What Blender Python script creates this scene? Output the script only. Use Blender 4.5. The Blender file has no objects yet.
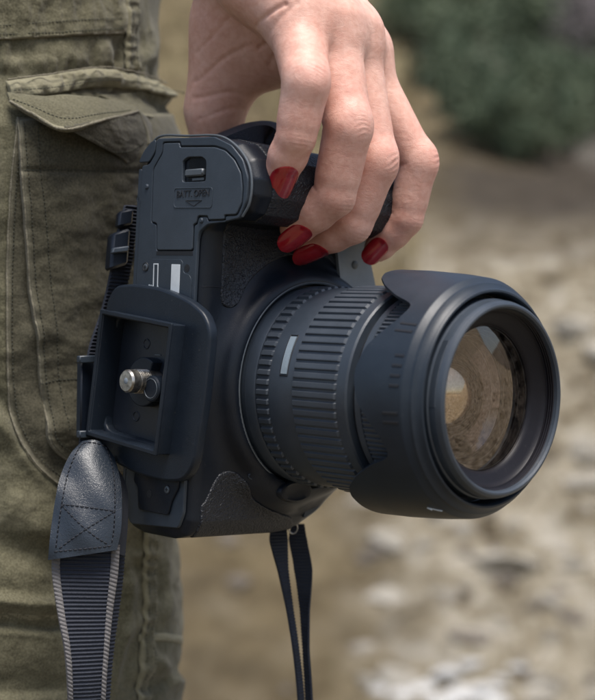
import bpy, math, random
import numpy as np
from mathutils import Vector, Matrix
random.seed(7); rng = np.random.default_rng(11)
S = bpy.context.scene
COL = S.collection
EYE = np.array([0, 0, 85.0])          # eye height above the ground, cm; authoring space is cm with the eye at 0
F = 1500.0
def P(px, py, Y):
    return np.array([(px-297.5)*Y/F, Y, (350-py)*Y/F])
def W(v):                              # authoring cm -> world metres
    return (np.asarray(v, float)+EYE)*0.01

# ------------------------------------------------------------------ materials
def nodes(name):
    m = bpy.data.materials.new(name); m.use_nodes = True
    nt = m.node_tree; b = nt.nodes['Principled BSDF']
    return m, nt, b
def tex(nt, kind, **kw):
    n = nt.nodes.new(kind)
    for k, v in kw.items():
        if k in n.inputs: n.inputs[k].default_value = v
        else: setattr(n, k, v)
    return n
def link(nt, a, b): nt.links.new(a, b)
def coords(nt, scale=(1, 1, 1)):
    c = nt.nodes.new('ShaderNodeTexCoord'); mp = nt.nodes.new('ShaderNodeMapping')
    mp.inputs['Scale'].default_value = scale
    link(nt, c.outputs['Object'], mp.inputs['Vector']); return mp.outputs['Vector']
def ramp(nt, fac, stops):
    r = nt.nodes.new('ShaderNodeValToRGB')
    el = r.color_ramp.elements
    el[0].position, el[0].color = stops[0][0], (*stops[0][1], 1)
    el[1].position, el[1].color = stops[-1][0], (*stops[-1][1], 1)
    for p, c in stops[1:-1]:
        e = el.new(p); e.color = (*c, 1)
    link(nt, fac, r.inputs['Fac']); return r.outputs['Color']
def mixc(nt, fac, a, b, mode='MIX'):
    n = nt.nodes.new('ShaderNodeMix'); n.data_type = 'RGBA'; n.blend_type = mode
    for sock, v in ((n.inputs['Factor'], fac), (n.inputs[6], a), (n.inputs[7], b)):
        if hasattr(v, 'links'): link(nt, v, sock)
        else: sock.default_value = v if not isinstance(v, tuple) else (*v, 1)
    return n.outputs[2]
def bump(nt, b, h, strength, dist, prev=None):
    n = nt.nodes.new('ShaderNodeBump'); n.inputs['Strength'].default_value = strength
    n.inputs['Distance'].default_value = dist
    link(nt, h, n.inputs['Height'])
    if prev is not None: link(nt, prev, n.inputs['Normal'])
    link(nt, n.outputs['Normal'], b.inputs['Normal']); return n.outputs['Normal']
def plastic(name, col, rough, grain=0.35, dist=0.00012, scale=2600, dust=0.06, spec=0.5):
    m, nt, b = nodes(name); v = coords(nt)
    n1 = tex(nt, 'ShaderNodeTexNoise', Scale=scale, Detail=2.0); link(nt, v, n1.inputs['Vector'])
    n2 = tex(nt, 'ShaderNodeTexNoise', Scale=60.0, Detail=6.0, Roughness=0.7); link(nt, v, n2.inputs['Vector'])
    n3 = tex(nt, 'ShaderNodeTexNoise', Scale=900.0, Detail=3.0); link(nt, v, n3.inputs['Vector'])
    base = ramp(nt, n2.outputs['Fac'], [(0.3, tuple(c*0.85 for c in col)), (0.7, tuple(c*1.15+0.002 for c in col))])
    sp = ramp(nt, n3.outputs['Fac'], [(0.66, (0, 0, 0)), (0.78, (dust, dust, dust))])
    c2 = mixc(nt, sp, base, (0.22, 0.21, 0.19))
    link(nt, c2, b.inputs['Base Color'])
    rr = nt.nodes.new('ShaderNodeMapRange'); rr.inputs['To Min'].default_value = rough-0.07; rr.inputs['To Max'].default_value = rough+0.10
    link(nt, n2.outputs['Fac'], rr.inputs['Value']); link(nt, rr.outputs[0], b.inputs['Roughness'])
    b.inputs['Specular IOR Level'].default_value = spec
    bump(nt, b, n1.outputs['Fac'], grain, dist)
    return m
def leather(name, col, rough, scale, dist, strength=0.8):
    m, nt, b = nodes(name); v = coords(nt)
    vo = tex(nt, 'ShaderNodeTexVoronoi', Scale=scale, feature='SMOOTH_F1'); 
    n0 = tex(nt, 'ShaderNodeTexNoise', Scale=scale*0.6, Detail=2.0); link(nt, v, n0.inputs['Vector'])
    w = mixc(nt, 0.002, v, n0.outputs['Color'], 'LINEAR_LIGHT'); link(nt, w, vo.inputs['Vector'])
    n2 = tex(nt, 'ShaderNodeTexNoise', Scale=70.0, Detail=5.0); link(nt, v, n2.inputs['Vector'])
    link(nt, ramp(nt, n2.outputs['Fac'], [(0.3, tuple(c*0.8 for c in col)), (0.7, tuple(c*1.25 for c in col))]), b.inputs['Base Color'])
    b.inputs['Roughness'].default_value = rough
    bump(nt, b, vo.outputs['Distance'], strength, dist)
    return m
M = {}
M['body'] = plastic('camera_body_plastic', (0.005, 0.008, 0.014), 0.34, spec=0.30)
M['plate'] = plastic('camera_plate_plastic', (0.027, 0.037, 0.050), 0.43, spec=0.42)
M['door'] = plastic('battery_door_plastic', (0.036, 0.047, 0.061), 0.44, spec=0.42)
M['rim'] = plastic('satin_rim', (0.075, 0.088, 0.10), 0.35)
M['barrel'] = plastic('lens_barrel_plastic', (0.034, 0.044, 0.058), 0.40, dust=0.10)
M['ribs'] = plastic('lens_rubber', (0.046, 0.056, 0.070), 0.42, dust=0.10)
M['hood'] = plastic('hood_plastic', (0.014, 0.021, 0.031), 0.40, dust=0.10, spec=0.35)
M['tripod'] = plastic('tripod_plate_plastic', (0.010, 0.015, 0.023), 0.36, dust=0.10, spec=0.28)
M['tripodin'] = plastic('tripod_plate_inner', (0.010, 0.014, 0.022), 0.35, dust=0.10)
M['black'] = plastic('dark_recess', (0.008, 0.009, 0.012), 0.5)
M['ink'] = plastic('engraved_ink', (0.010, 0.012, 0.016), 0.6)
M['grip'] = leather('rubber_grip', (0.008, 0.010, 0.015), 0.45, 1050, 0.00045, 1.0)
M['tab'] = leather('strap_leather', (0.013, 0.019, 0.028), 0.36, 1500, 0.00012, 0.7)
M['label'] = plastic('white_label', (0.62, 0.66, 0.68), 0.5, grain=0.1)
M['thread'] = plastic('black_thread', (0.010, 0.012, 0.018), 0.8)
M['webbing'] = plastic('black_webbing', (0.014, 0.018, 0.030), 0.75, grain=0.8, dist=0.0003, scale=1800)
M['webedge'] = plastic('beige_webbing_edge', (0.125, 0.118, 0.118), 0.8, grain=0.9, dist=0.0003, scale=1800, dust=0)
M['bracket'] = plastic('grey_bracket', (0.17, 0.20, 0.23), 0.38)
M['window'] = plastic('scale_window', (0.22, 0.27, 0.31), 0.25)
def steel():
    m, nt, b = nodes('worn_steel'); v = coords(nt)
    n = tex(nt, 'ShaderNodeTexNoise', Scale=500.0, Detail=5.0); link(nt, v, n.inputs['Vector'])
    link(nt, ramp(nt, n.outputs['Fac'], [(0.35, (0.20, 0.19, 0.18)), (0.65, (0.55, 0.53, 0.49))]), b.inputs['Base Color'])
    b.inputs['Metallic'].default_value = 1; b.inputs['Roughness'].default_value = 0.38
    bump(nt, b, n.outputs['Fac'], 0.3, 0.0001); return m
M['steel'] = steel()
def glass(name, tint, refl, rough=0.0, body=(0, 0, 0)):
    m = bpy.data.materials.new(name); m.use_nodes = True; nt = m.node_tree; nt.nodes.clear()
    out = nt.nodes.new('ShaderNodeOutputMaterial')
    tr = nt.nodes.new('ShaderNodeBsdfTransparent'); gl = nt.nodes.new('ShaderNodeBsdfGlossy')
    tr.inputs['Color'].default_value = (0.93, 0.90, 0.86, 1)
    gl.inputs['Color'].default_value = (*tint, 1); gl.inputs['Roughness'].default_value = rough
    fr = nt.nodes.new('ShaderNodeFresnel'); fr.inputs['IOR'].default_value = 1.5
    ma = nt.nodes.new('ShaderNodeMath'); ma.operation = 'MULTIPLY_ADD'
    ma.inputs[1].default_value = 1.0; ma.inputs[2].default_value = refl; ma.use_clamp = True
    link(nt, fr.outputs[0], ma.inputs[0])
    c = nt.nodes.new('ShaderNodeTexCoord')
    n = tex(nt, 'ShaderNodeTexNoise', Scale=260.0, Detail=8.0, Roughness=0.7); link(nt, c.outputs['Object'], n.inputs['Vector'])
    df = nt.nodes.new('ShaderNodeBsdfDiffuse'); df.inputs['Color'].default_value = (0.38, 0.31, 0.25, 1)
    mx = nt.nodes.new('ShaderNodeMixShader'); link(nt, ma.outputs[0], mx.inputs[0]); link(nt, tr.outputs[0], mx.inputs[1]); link(nt, gl.outputs[0], mx.inputs[2])
    du = nt.nodes.new('ShaderNodeMapRange'); du.inputs['From Min'].default_value = 0.42; du.inputs['From Max'].default_value = 0.8
    du.inputs['To Max'].default_value = 0.16; link(nt, n.outputs['Fac'], du.inputs['Value'])
    m2 = nt.nodes.new('ShaderNodeMixShader'); link(nt, du.outputs[0], m2.inputs[0]); link(nt, mx.outputs[0], m2.inputs[1]); link(nt, df.outputs[0], m2.inputs[2])
    link(nt, m2.outputs[0], out.inputs['Surface']); return m
M['glass'] = glass('front_element_glass', (1.0, 0.86, 0.74), 0.10)
M['glass2'] = glass('inner_element_glass', (1.0, 0.84, 0.64), 0.5, 0.02)
M['glass3'] = glass('middle_element_glass', (0.85, 0.72, 0.80), 0.10, 0.02)
M['innerring'] = plastic('inner_barrel_ring', (0.010, 0.009, 0.012), 0.42, dust=0.05, spec=0.22)
M['facetbrown'] = plastic('painted_facet_brown', (0.30, 0.23, 0.155), 0.35)  # gold-brown painted in place of amber reflections inside the lens
M['innerback'] = plastic('inner_element_coating', (0.10, 0.07, 0.05), 0.25, dust=0.10)

def skin():
    m, nt, b = nodes('skin'); v = coords(nt)
    n1 = tex(nt, 'ShaderNodeTexNoise', Scale=55.0, Detail=6.0, Roughness=0.6); link(nt, v, n1.inputs['Vector'])
    n2 = tex(nt, 'ShaderNodeTexNoise', Scale=420.0, Detail=4.0); link(nt, v, n2.inputs['Vector'])
    at = nt.nodes.new('ShaderNodeAttribute'); at.attribute_name = 'red'
    c = ramp(nt, n1.outputs['Fac'], [(0.3, (0.60, 0.305, 0.225)), (0.5, (0.69, 0.385, 0.295)), (0.72, (0.74, 0.46, 0.365))])
    c = mixc(nt, at.outputs['Fac'], c, (0.60, 0.195, 0.15))
    c = mixc(nt, 0.22, c, ramp(nt, n2.outputs['Fac'], [(0.35, (0.50, 0.29, 0.24)), (0.65, (0.80, 0.60, 0.52))]))
    link(nt, c, b.inputs['Base Color'])
    b.inputs['Roughness'].default_value = 0.50
    b.inputs['Subsurface Weight'].default_value = 0.12
    b.inputs['Subsurface Radius'].default_value = (1.0, 0.35, 0.2); b.inputs['Subsurface Scale'].default_value = 0.004
    b.inputs['Specular IOR Level'].default_value = 0.4
    # fine criss-cross skin lines: two stretched voronoi fields
    vo = tex(nt, 'ShaderNodeTexVoronoi', Scale=1500.0, feature='DISTANCE_TO_EDGE'); link(nt, v, vo.inputs['Vector'])
    wv = tex(nt, 'ShaderNodeTexNoise', Scale=260.0, Detail=7.0, Roughness=0.72, Distortion=0.8)
    v2 = coords(nt, (0.8, 0.8, 1.25)); link(nt, v2, wv.inputs['Vector'])
    n = bump(nt, b, vo.outputs['Distance'], 0.35, 0.00012)
    bump(nt, b, wv.outputs['Fac'], 0.34, 0.0008, n)
    return m
M['skin'] = skin()
def nail():
    m, nt, b = nodes('red_nail_polish'); v = coords(nt)
    n1 = tex(nt, 'ShaderNodeTexNoise', Scale=180.0, Detail=3.0); link(nt, v, n1.inputs['Vector'])
    link(nt, ramp(nt, n1.outputs['Fac'], [(0.3, (0.30, 0.009, 0.016)), (0.7, (0.38, 0.015, 0.024))]), b.inputs['Base Color'])
    b.inputs['Roughness'].default_value = 0.2; b.inputs['Coat Weight'].default_value = 1.0; b.inputs['Coat Roughness'].default_value = 0.06
    bump(nt, b, n1.outputs['Fac'], 0.25, 0.0005); return m
M['nail'] = nail()
def cloth(name, c0, c1, c2, sc=1.0):
    m, nt, b = nodes(name); v = coords(nt)
    n1 = tex(nt, 'ShaderNodeTexNoise', Scale=16.0, Detail=7.0, Roughness=0.65); link(nt, v, n1.inputs['Vector'])
    base = ramp(nt, n1.outputs['Fac'], [(0.32, c0), (0.5, c1), (0.70, c2)])
    n2 = tex(nt, 'ShaderNodeTexNoise', Scale=1300.0, Detail=2.0); link(nt, v, n2.inputs['Vector'])
    base = mixc(nt, 0.35, base, ramp(nt, n2.outputs['Fac'], [(0.35, tuple(x*0.6 for x in c0)), (0.65, tuple(min(1, x*1.35) for x in c2))]))
    at = nt.nodes.new('ShaderNodeAttribute'); at.attribute_name = 'wear'
    base = mixc(nt, at.outputs['Fac'], base, tuple(min(1, x*1.75+0.02) for x in c2))
    link(nt, base, b.inputs['Base Color'])
    b.inputs['Roughness'].default_value = 0.9; b.inputs['Specular IOR Level'].default_value = 0.15
    b.inputs['Sheen Weight'].default_value = 0.15
    v3 = coords(nt, (1, 1, 1)); 
    w1 = tex(nt, 'ShaderNodeTexWave', Scale=800.0, Distortion=1.6, bands_direction='DIAGONAL'); w1.inputs['Detail Scale'].default_value = 3; link(nt, v3, w1.inputs['Vector'])
    n3 = tex(nt, 'ShaderNodeTexNoise', Scale=75.0, Detail=8.0, Roughness=0.7); link(nt, v, n3.inputs['Vector'])
    n = bump(nt, b, w1.outputs['Fac'], 0.25, 0.00014)
    bump(nt, b, n3.outputs['Fac'], 0.6, 0.0022, n)
    return m
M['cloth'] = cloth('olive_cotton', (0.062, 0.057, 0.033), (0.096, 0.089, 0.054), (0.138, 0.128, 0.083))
M['clothshade'] = cloth('olive_cotton_shaded', (0.044, 0.040, 0.026), (0.068, 0.062, 0.041), (0.100, 0.092, 0.062))  # same cotton darkened: shade on pocket and flap underside put into the colour
M['piping'] = cloth('worn_seam_edge', (0.12, 0.11, 0.075), (0.17, 0.155, 0.11), (0.22, 0.20, 0.15))
M['stitch'] = plastic('dark_olive_thread', (0.040, 0.042, 0.030), 0.9, dust=0)

# ------------------------------------------------------------------ object helpers
def props(o, **kw):
    for k, v in kw.items(): o[k] = v
    return o
class Frame:
    """maps authoring vertices (cm, in frame axes) to an Empty's local metres"""
    def __init__(s, name, O, R, base, **kw):
        s.base = np.asarray(base, float)
        e = bpy.data.objects.new(name, None); COL.objects.link(e)
        e.empty_display_size = 0.02
        loc = W(np.asarray(O)+R@s.base)
        mat = Matrix.Identity(4)
        for i in range(3):
            for j in range(3): mat[i][j] = R[i][j]
            mat[i][3] = loc[i]
        e.matrix_world = mat
        s.e = e; props(e, **kw)
    def to(s, v): return (np.asarray(v, float)-s.base)*0.01
def mesh(fr, name, verts, faces, mat, parent=None, smooth=True, label=None, attrs=None, auto=None, fix=False):
    me = bpy.data.meshes.new(name)
    me.from_pydata(fr.to(verts).tolist() if fr else np.asarray(verts).tolist(), [], faces if isinstance(faces, list) else faces.tolist())
    me.update()
    if fix:
        import bmesh
        bm = bmesh.new(); bm.from_mesh(me); bmesh.ops.recalc_face_normals(bm, faces=bm.faces); bm.to_mesh(me); bm.free()
    if smooth:
        me.polygons.foreach_set('use_smooth', [True]*len(me.polygons))
        if auto: me.set_sharp_from_angle(angle=math.radians(auto))
    me.materials.append(mat)
    if attrs:
        for k, a in attrs.items():
            at = me.attributes.new(k, 'FLOAT', 'POINT'); at.data.foreach_set('value', np.asarray(a, np.float32))
    o = bpy.data.objects.new(name, me); COL.objects.link(o)
    o.parent = parent if parent is not None else (fr.e if fr else None)
    if label: o['label'] = label
    return o
def grid_faces(n, m, closed_u=False, closed_v=False, base=0, flip=False):
    I = np.arange(n if closed_u else n-1); J = np.arange(m if closed_v else m-1)
    i, j = np.meshgrid(I, J, indexing='ij'); i2 = (i+1) % n; j2 = (j+1) % m
    f = np.stack([i*m+j, i2*m+j, i2*m+j2, i*m+j2], -1).reshape(-1, 4)+base
    return f[:, ::-1] if flip else f
class MB:
    def __init__(s): s.v = []; s.f = []; s.n = 0
    def add(s, v, f):
        v = np.asarray(v, float).reshape(-1, 3)
        s.v.append(v); s.f += [[int(x)+s.n for x in q] for q in f]; s.n += len(v); return s
    def tube(s, pts, r, seg=8, cap=True):
        pts = np.asarray(pts, float); n = len(pts); r = np.broadcast_to(r, n)
        t = np.gradient(pts, axis=0); t /= np.linalg.norm(t, axis=1)[:, None]+1e-9
        up = np.array([0.13, 0.21, 0.97]); 
        if abs(t[0]@up) > 0.9: up = np.array([0.95, 0.2, 0.1])
        a = np.cross(t, up); a /= np.linalg.norm(a, axis=1)[:, None]+1e-9; b = np.cross(t, a)
        ang = np.linspace(0, 2*math.pi, seg, endpoint=False)
        v = pts[:, None]+r[:, None, None]*(np.cos(ang)[None, :, None]*a[:, None]+np.sin(ang)[None, :, None]*b[:, None])
        f = grid_faces(n, seg, False, True).tolist()
        if cap: f += [list(range(seg)), list(range((n-1)*seg, n*seg))[::-1]]
        return s.add(v, f)
    def box(s, c, h, ax=None, bev=0.0):
        c = np.asarray(c, float); h = np.asarray(h, float); ax = np.eye(3) if ax is None else np.asarray(ax)
        if bev <= 0:
            v = np.array([[x, y, z] for x in (-1, 1) for y in (-1, 1) for z in (-1, 1)])*h
            return s.add(c+v@ax, [[0, 1, 3, 2], [4, 6, 7, 5], [0, 4, 5, 1], [2, 3, 7, 6], [0, 2, 6, 4], [1, 5, 7, 3]])
        b = bev
        vs = []; idx = {}
        for sx in (-1, 1):
            for sy in (-1, 1):
                for sz in (-1, 1):
                    for k in range(3):
                        q = np.array([sx*h[0], sy*h[1], sz*h[2]], float)
                        for m_ in range(3):
                            if m_ != k: q[m_] -= np.sign(q[m_])*b
                        idx[(sx, sy, sz, k)] = len(vs); vs.append(q)
        fs = []
        sg = (-1, 1)
        for k in range(3):
            a1, a2 = [m_ for m_ in range(3) if m_ != k]
            for sk in sg:
                loop = []
                for p1, p2 in ((-1, -1), (1, -1), (1, 1), (-1, 1)):
                    t = [0, 0, 0]; t[k] = sk; t[a1] = p1; t[a2] = p2; loop.append(idx[(*t, k)])
                fs.append(loop)
        for k in range(3):            # edge bevels along axis k
            a1, a2 = [m_ for m_ in range(3) if m_ != k]
            for p1 in sg:
                for p2 in sg:
                    loop = []
                    for sk, kk in ((-1, a1), (1, a1), (1, a2), (-1, a2)):
                        t = [0, 0, 0]; t[k] = sk; t[a1] = p1; t[a2] = p2; loop.append(idx[(*t, kk)])
                    fs.append(loop)
        for sx in sg:
            for sy in sg:
                for sz in sg: fs.append([idx[(sx, sy, sz, k)] for k in range(3)])
        return s.add(c+np.array(vs)@ax, fs)
    def build(s, fr, name, mat, parent=None, smooth=True, auto=40, label=None):
        return mesh(fr, name, np.concatenate(s.v), s.f, mat, parent, smooth, label, auto=auto, fix=True)

def spline(pts, n):
    """Catmull-Rom through pts, n samples"""
    pts = np.asarray(pts, float); k = len(pts)
    p = np.vstack([2*pts[0]-pts[1], pts, 2*pts[-1]-pts[-2]])
    t = np.linspace(0, k-1-1e-6, n); i = t.astype(int); u = (t-i)[:, None]
    a, b, c, d = p[i], p[i+1], p[i+2], p[i+3]
    return 0.5*((2*b)+(-a+c)*u+(2*a-5*b+4*c-d)*u**2+(-a+3*b-3*c+d)*u**3)
def polyline(pts, n):
    pts = np.asarray(pts, float); L = np.r_[0, np.cumsum(np.linalg.norm(np.diff(pts, axis=0), axis=1))]
    t = np.linspace(0, L[-1], n); return np.stack([np.interp(t, L, pts[:, k]) for k in range(pts.shape[1])], 1)

# ------------------------------------------------------------------ signed distance toolkit
def smin(a, b, k): h = np.maximum(k-np.abs(a-b), 0)/k; return np.minimum(a, b)-h*h*k*0.25
def smax(a, b, k): return -smin(-a, -b, k)
def poly2d(px, py, pts):
    pts = np.asarray(pts, float); d = np.full(px.shape, 1e9); s = np.ones(px.shape)
    n = len(pts)
    for i in range(n):
        a = pts[i]; b = pts[i-1]; e = b-a
        wx = px-a[0]; wy = py-a[1]
        t = np.clip((wx*e[0]+wy*e[1])/(e@e), 0, 1)
        d = np.minimum(d, (wx-e[0]*t)**2+(wy-e[1]*t)**2)
        c1 = py >= a[1]; c2 = py < b[1]; c3 = e[0]*wy > e[1]*wx
        s = np.where((c1 & c2 & c3) | (~c1 & ~c2 & ~c3), -s, s)
    return s*np.sqrt(d)
def surface_nets(val, org, h):
    nx, ny, nz = val.shape; ins = val < 0
    cnt = np.zeros((nx-1, ny-1, nz-1), np.int8); acc = np.zeros((nx-1, ny-1, nz-1, 3), np.float32)
    c = [(i, j, k) for i in (0, 1) for j in (0, 1) for k in (0, 1)]
    def sl(a, o): return a[o[0]:nx-1+o[0], o[1]:ny-1+o[1], o[2]:nz-1+o[2]]
    tot = sum(sl(ins, o).astype(np.int8) for o in c)
    act = np.argwhere((tot > 0) & (tot < 8))
    ai, aj, ak = act.T
    accv = np.zeros((len(act), 3)); n = np.zeros(len(act))
    for o in c:
        for ax in range(3):
            if o[ax] == 1: continue
            q = list(o); q[ax] = 1
            va = val[ai+o[0], aj+o[1], ak+o[2]]; vb = val[ai+q[0], aj+q[1], ak+q[2]]
            m = (va < 0) != (vb < 0)
            t = np.where(m, va/np.where(m, va-vb, 1), 0)
            pt = np.tile(np.array(o, float), (len(act), 1)); pt[:, ax] = t
            accv += pt*m[:, None]; n += m
    verts = (act+accv/n[:, None])*h+org
    idx = -np.ones((nx-1, ny-1, nz-1), np.int64); idx[ai, aj, ak] = np.arange(len(act))
    faces = []
    for ax in range(3):
        b, d = (ax+1) % 3, (ax+2) % 3
        s0 = [slice(None)]*3; s1 = [slice(None)]*3; s0[ax] = slice(0, -1); s1[ax] = slice(1, None)
        A = ins[tuple(s0)]; B = ins[tuple(s1)]
        e = np.argwhere(A != B); 
        ok = (e[:, b] > 0) & (e[:, d] > 0) & (e[:, b] < val.shape[b]-1) & (e[:, d] < val.shape[d]-1)
        e = e[ok]; fl = A[tuple(e.T)]
        def g(db, dd):
            q = e.copy(); q[:, b] -= db; q[:, d] -= dd; return idx[tuple(q.T)]
        f = np.stack([g(1, 1), g(0, 1), g(0, 0), g(1, 0)], 1)
        f[~fl] = f[~fl][:, ::-1]
        faces.append(f)
    return verts, np.concatenate(faces)

# ------------------------------------------------------------------ the camera's own frame
a_ = math.radians(45); r_ = math.radians(3)
def roll(q):
    x, y, z = q; return np.array([x*math.cos(r_)+z*math.sin(r_), y, -x*math.sin(r_)+z*math.cos(r_)])
CU = roll((math.sin(a_), -math.cos(a_), 0)); CV = roll((math.cos(a_), math.sin(a_), 0)); CW = roll((0, 0, 1.))
CR = np.stack([CU, CV, CW], 1); CO = P(293, 384, 56)-CR@np.array([0, 5.2, 0])
cam = Frame('camera', CO, CR, (-1.5, 4.5, -5.4), label='black camera with a large hooded lens, hanging from the hand with red nails', category='camera')
AX = 5.2
OUT = [(-3.35, -4.9), (-3.0, -5.5), (-2.2, -5.75), (-0.4, -5.78), (0.15, -5.5), (0.42, -4.9), (0.42, 5.3), (0.62, 5.58), (1.0, 5.68), (2.0, 5.62), (2.5, 5.85), (2.8, 6.4), (2.85, 7.0), (2.55, 7.7), (1.8, 8.3), (0.9, 8.6), (-2.2, 8.75), (-2.9, 8.35), (-3.35, 7.7)]
h = 0.06
org = np.array([-4.1, -0.35, -6.1]); N = (np.array([7.8, 12.3, 15.5])/h).astype(int)
xs, ys, zs = [org[i]+h*np.arange(N[i]) for i in range(3)]
X2, Z2 = np.meshgrid(xs, zs, indexing='ij'); dA = poly2d(X2, Z2, OUT)
Y2, Z3 = np.meshgrid(ys, zs, indexing='ij')
dB = poly2d(Y2, Z3, [(0, -5.75), (4.5, -5.78), (5.8, -5.5), (6.8, -4.75), (7.4, -3.8), (8.2, -2.2), (8.6, 0), (8.7, 5.6), (9.3, 6.0), (9.4, 7.2), (8.8, 8.0), (7.5, 8.45), (5.5, 8.75), (0, 8.75)])
D = smax(dA[:, None, :]+0.0, dB[None, :, :]+0.0, 0.75)
Xg = xs[:, None, None]; Yg = ys[None, :, None]; Zg = zs[None, None, :]
# the pentaprism hump
q = np.maximum(np.abs(Xg+0.9)-1.6, 0)**2+np.maximum(np.abs(Yg-8.9)-1.9, 0)**2+np.maximum(np.abs(Zg-0.1)-1.9, 0)**2
D = smin(D, np.sqrt(q)-0.5, 0.6)
# throat round the lens mount
rr = np.sqrt((Yg-AX)**2+Zg**2)
cy = smax(rr-4.05-0*Xg, Xg-1.12-0*rr, 0.45)
cy = smax(cy, -Xg-1.0-0*rr, 0.2)
D = smin(D, cy, 1.25)
# finger hollow beside the grip and bumps below the mount
def ell(c, r):
    return (np.sqrt(((Xg-c[0])/r[0])**2+((Yg-c[1])/r[1])**2+((Zg-c[2])/r[2])**2)-1)*min(r)
D = smin(D, ell((0.3, 4.3, -3.9), (0.95, 1.35, 0.75)), 0.5)
D = smin(D, ell((0.35, 3.2, -3.5), (0.55, 0.8, 0.4)), 0.4)
# socket of the mount
D = smax(D, -smax(rr-3.74, 0.75-Xg+0*rr, 0.05), 0.08)
v, f = surface_nets(D.astype(np.float32), org, h)
body = mesh(cam, 'body', v, f, M['body'])
# leather coverings: own meshes on the body's surface
def cover(name, poly, xmin, ymin, lo, hi, off=0.05, thick=0.12, k=2):
    lo = np.maximum(((np.array(lo)-org)/h).astype(int), 0); hi = np.minimum(((np.array(hi)-org)/h).astype(int), N-1)
    A = D[lo[0]:hi[0]+1, lo[1]:hi[1]+1, lo[2]:hi[2]+1].astype(np.float32)
    for ax in range(3):               # finer grid by linear interpolation
        A = np.moveaxis(A, ax, 0); B = np.empty((A.shape[0]*k-k+1,)+A.shape[1:], np.float32)
        for q_ in range(k): B[q_::k] = A if q_ == 0 else A[:-1]*(1-q_/k)+A[1:]*(q_/k)
        A = np.moveaxis(B, 0, ax)
    o_ = org+lo*h; hk = h/k; x_, y_, z_ = [o_[c]+hk*np.arange(A.shape[c]) for c in range(3)]
    Yq, Zq = np.meshgrid(y_, z_, indexing='ij'); pp = spline(np.array(list(poly)+[poly[0]], float), 110)[:-1]
    m_ = poly2d(Yq, Zq, pp)[None]; m_ = np.maximum(m_, xmin-x_[:, None, None]); m_ = np.maximum(m_, ymin-y_[None, :, None])
    dd = smax(smax(A-off, -(A+thick), 0.02), m_, 0.09)
    v, f = surface_nets(dd.astype(np.float32), o_, hk); return mesh(cam, name, v, f, M['grip'], body)
cover('lower_grip_cover', [(-0.3, -6.05), (0.1, -4.8), (0.7, -4.2), (1.05, -3.6), (1.4, -3.2), (1.9, -3.15), (2.35, -3.5), (2.8, -4.1), (3.5, -4.5), (4.3, -4.75), (5.2, -5.05), (5.6, -6.05), (3, -6.3)], -0.1, 0.55, (-0.4, 0.2, -6.1), (1.8, 6.2, -2.7))
cover('finger_grip_cover', [(1.0, 8.15), (0.92, 7.0), (0.92, 5.4), (0.95, 4.0), (0.96, 2.95), (1.15, 2.65), (1.6, 2.75), (2.2, 3.6), (3.2, 4.35), (4.4, 4.75), (6.0, 4.8), (6.9, 4.4), (7.6, 5.5), (8.3, 7.2), (7.5, 8.0), (4.0, 8.95), (1.2, 8.95)], -0.2, 0.6, (-0.5, 0.4, 2.2), (3.3, 9.2, 9.2))

# ---- flat polygons with rounded edges on the bottom plate (x, z) at height y
def rounded(pts, r=0.12, n=4):
    pts = [np.asarray(p, float) for p in pts]; out = []
    for i, p in enumerate(pts):
        a, b = pts[i-1], pts[(i+1) % len(pts)]
        da, db = a-p, b-p; la, lb = np.linalg.norm(da), np.linalg.norm(db)
        q = min(r, la*0.45, lb*0.45); A = p+da/la*q; B = p+db/lb*q
        for t in np.linspace(0, 1, n): out.append((1-t)**2*A+2*t*(1-t)*p+t*t*B)
    return out
def plate(name, outer, y, thick, mat, holes=(), parent=None, bev=0.03, rnd=0.12, rot=0, c=(0, 0), fr=cam, label=None):
    """2-D outline with holes, extruded outward (-y) from y, soft bevel"""
    cu = bpy.data.curves.new(name, 'CURVE'); cu.dimensions = '2D'; cu.fill_mode = 'BOTH'
    def spl(pts, r=rnd):
        p = rounded(pts, r) if r > 0 else [np.asarray(t, float) for t in pts]
        sp = cu.splines.new('POLY'); sp.points.add(len(p)-1)
        for i, t in enumerate(p): sp.points[i].co = (t[0], t[1], 0, 1)
        sp.use_cyclic_u = True
    spl(outer)
    for hl in holes: spl(hl)
    cu.extrude = max(thick/2-bev, 0.001); cu.bevel_depth = bev; cu.bevel_resolution = 2; cu.offset = -bev
    o = bpy.data.objects.new('tmp', cu); COL.objects.link(o)
    dg = bpy.context.evaluated_depsgraph_get(); me = bpy.data.meshes.new_from_object(o.evaluated_get(dg))
    bpy.data.objects.remove(o)
    n = len(me.vertices); co = np.empty(n*3, np.float32); me.vertices.foreach_get('co', co); co = co.reshape(-1, 3).astype(float)
    fs = [list(p.vertices) for p in me.polygons]
    bpy.data.meshes.remove(me)
    ca, sa = math.cos(rot), math.sin(rot)
    xx = co[:, 0]*ca-co[:, 1]*sa+c[0]; zz = co[:, 0]*sa+co[:, 1]*ca+c[1]
    vv = np.stack([xx, y-thick/2-co[:, 2], zz], 1)
    return mesh(fr, name, vv, fs, mat, parent, True, label, auto=35, fix=True)
def text(name, s, x, y, z, size, mat, parent, thick=0.02, sx=1.0):
    cu = bpy.data.curves.new(name, 'FONT'); cu.body = s; cu.size = size; cu.extrude = thick; cu.align_x = 'CENTER'; cu.align_y = 'CENTER'
    cu.bevel_depth = 0.004
    o = bpy.data.objects.new('tmp', cu); COL.objects.link(o)
    dg = bpy.context.evaluated_depsgraph_get(); me = bpy.data.meshes.new_from_object(o.evaluated_get(dg)); bpy.data.objects.remove(o)
    co = np.array([list(q.co) for q in me.vertices]); fs = [list(p.vertices) for p in me.polygons]; bpy.data.meshes.remove(me)
    vv = np.stack([x+co[:, 0]*sx, y-co[:, 2], z+co[:, 1]], 1)
    return mesh(cam, name, vv, fs, mat, parent, False)
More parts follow.
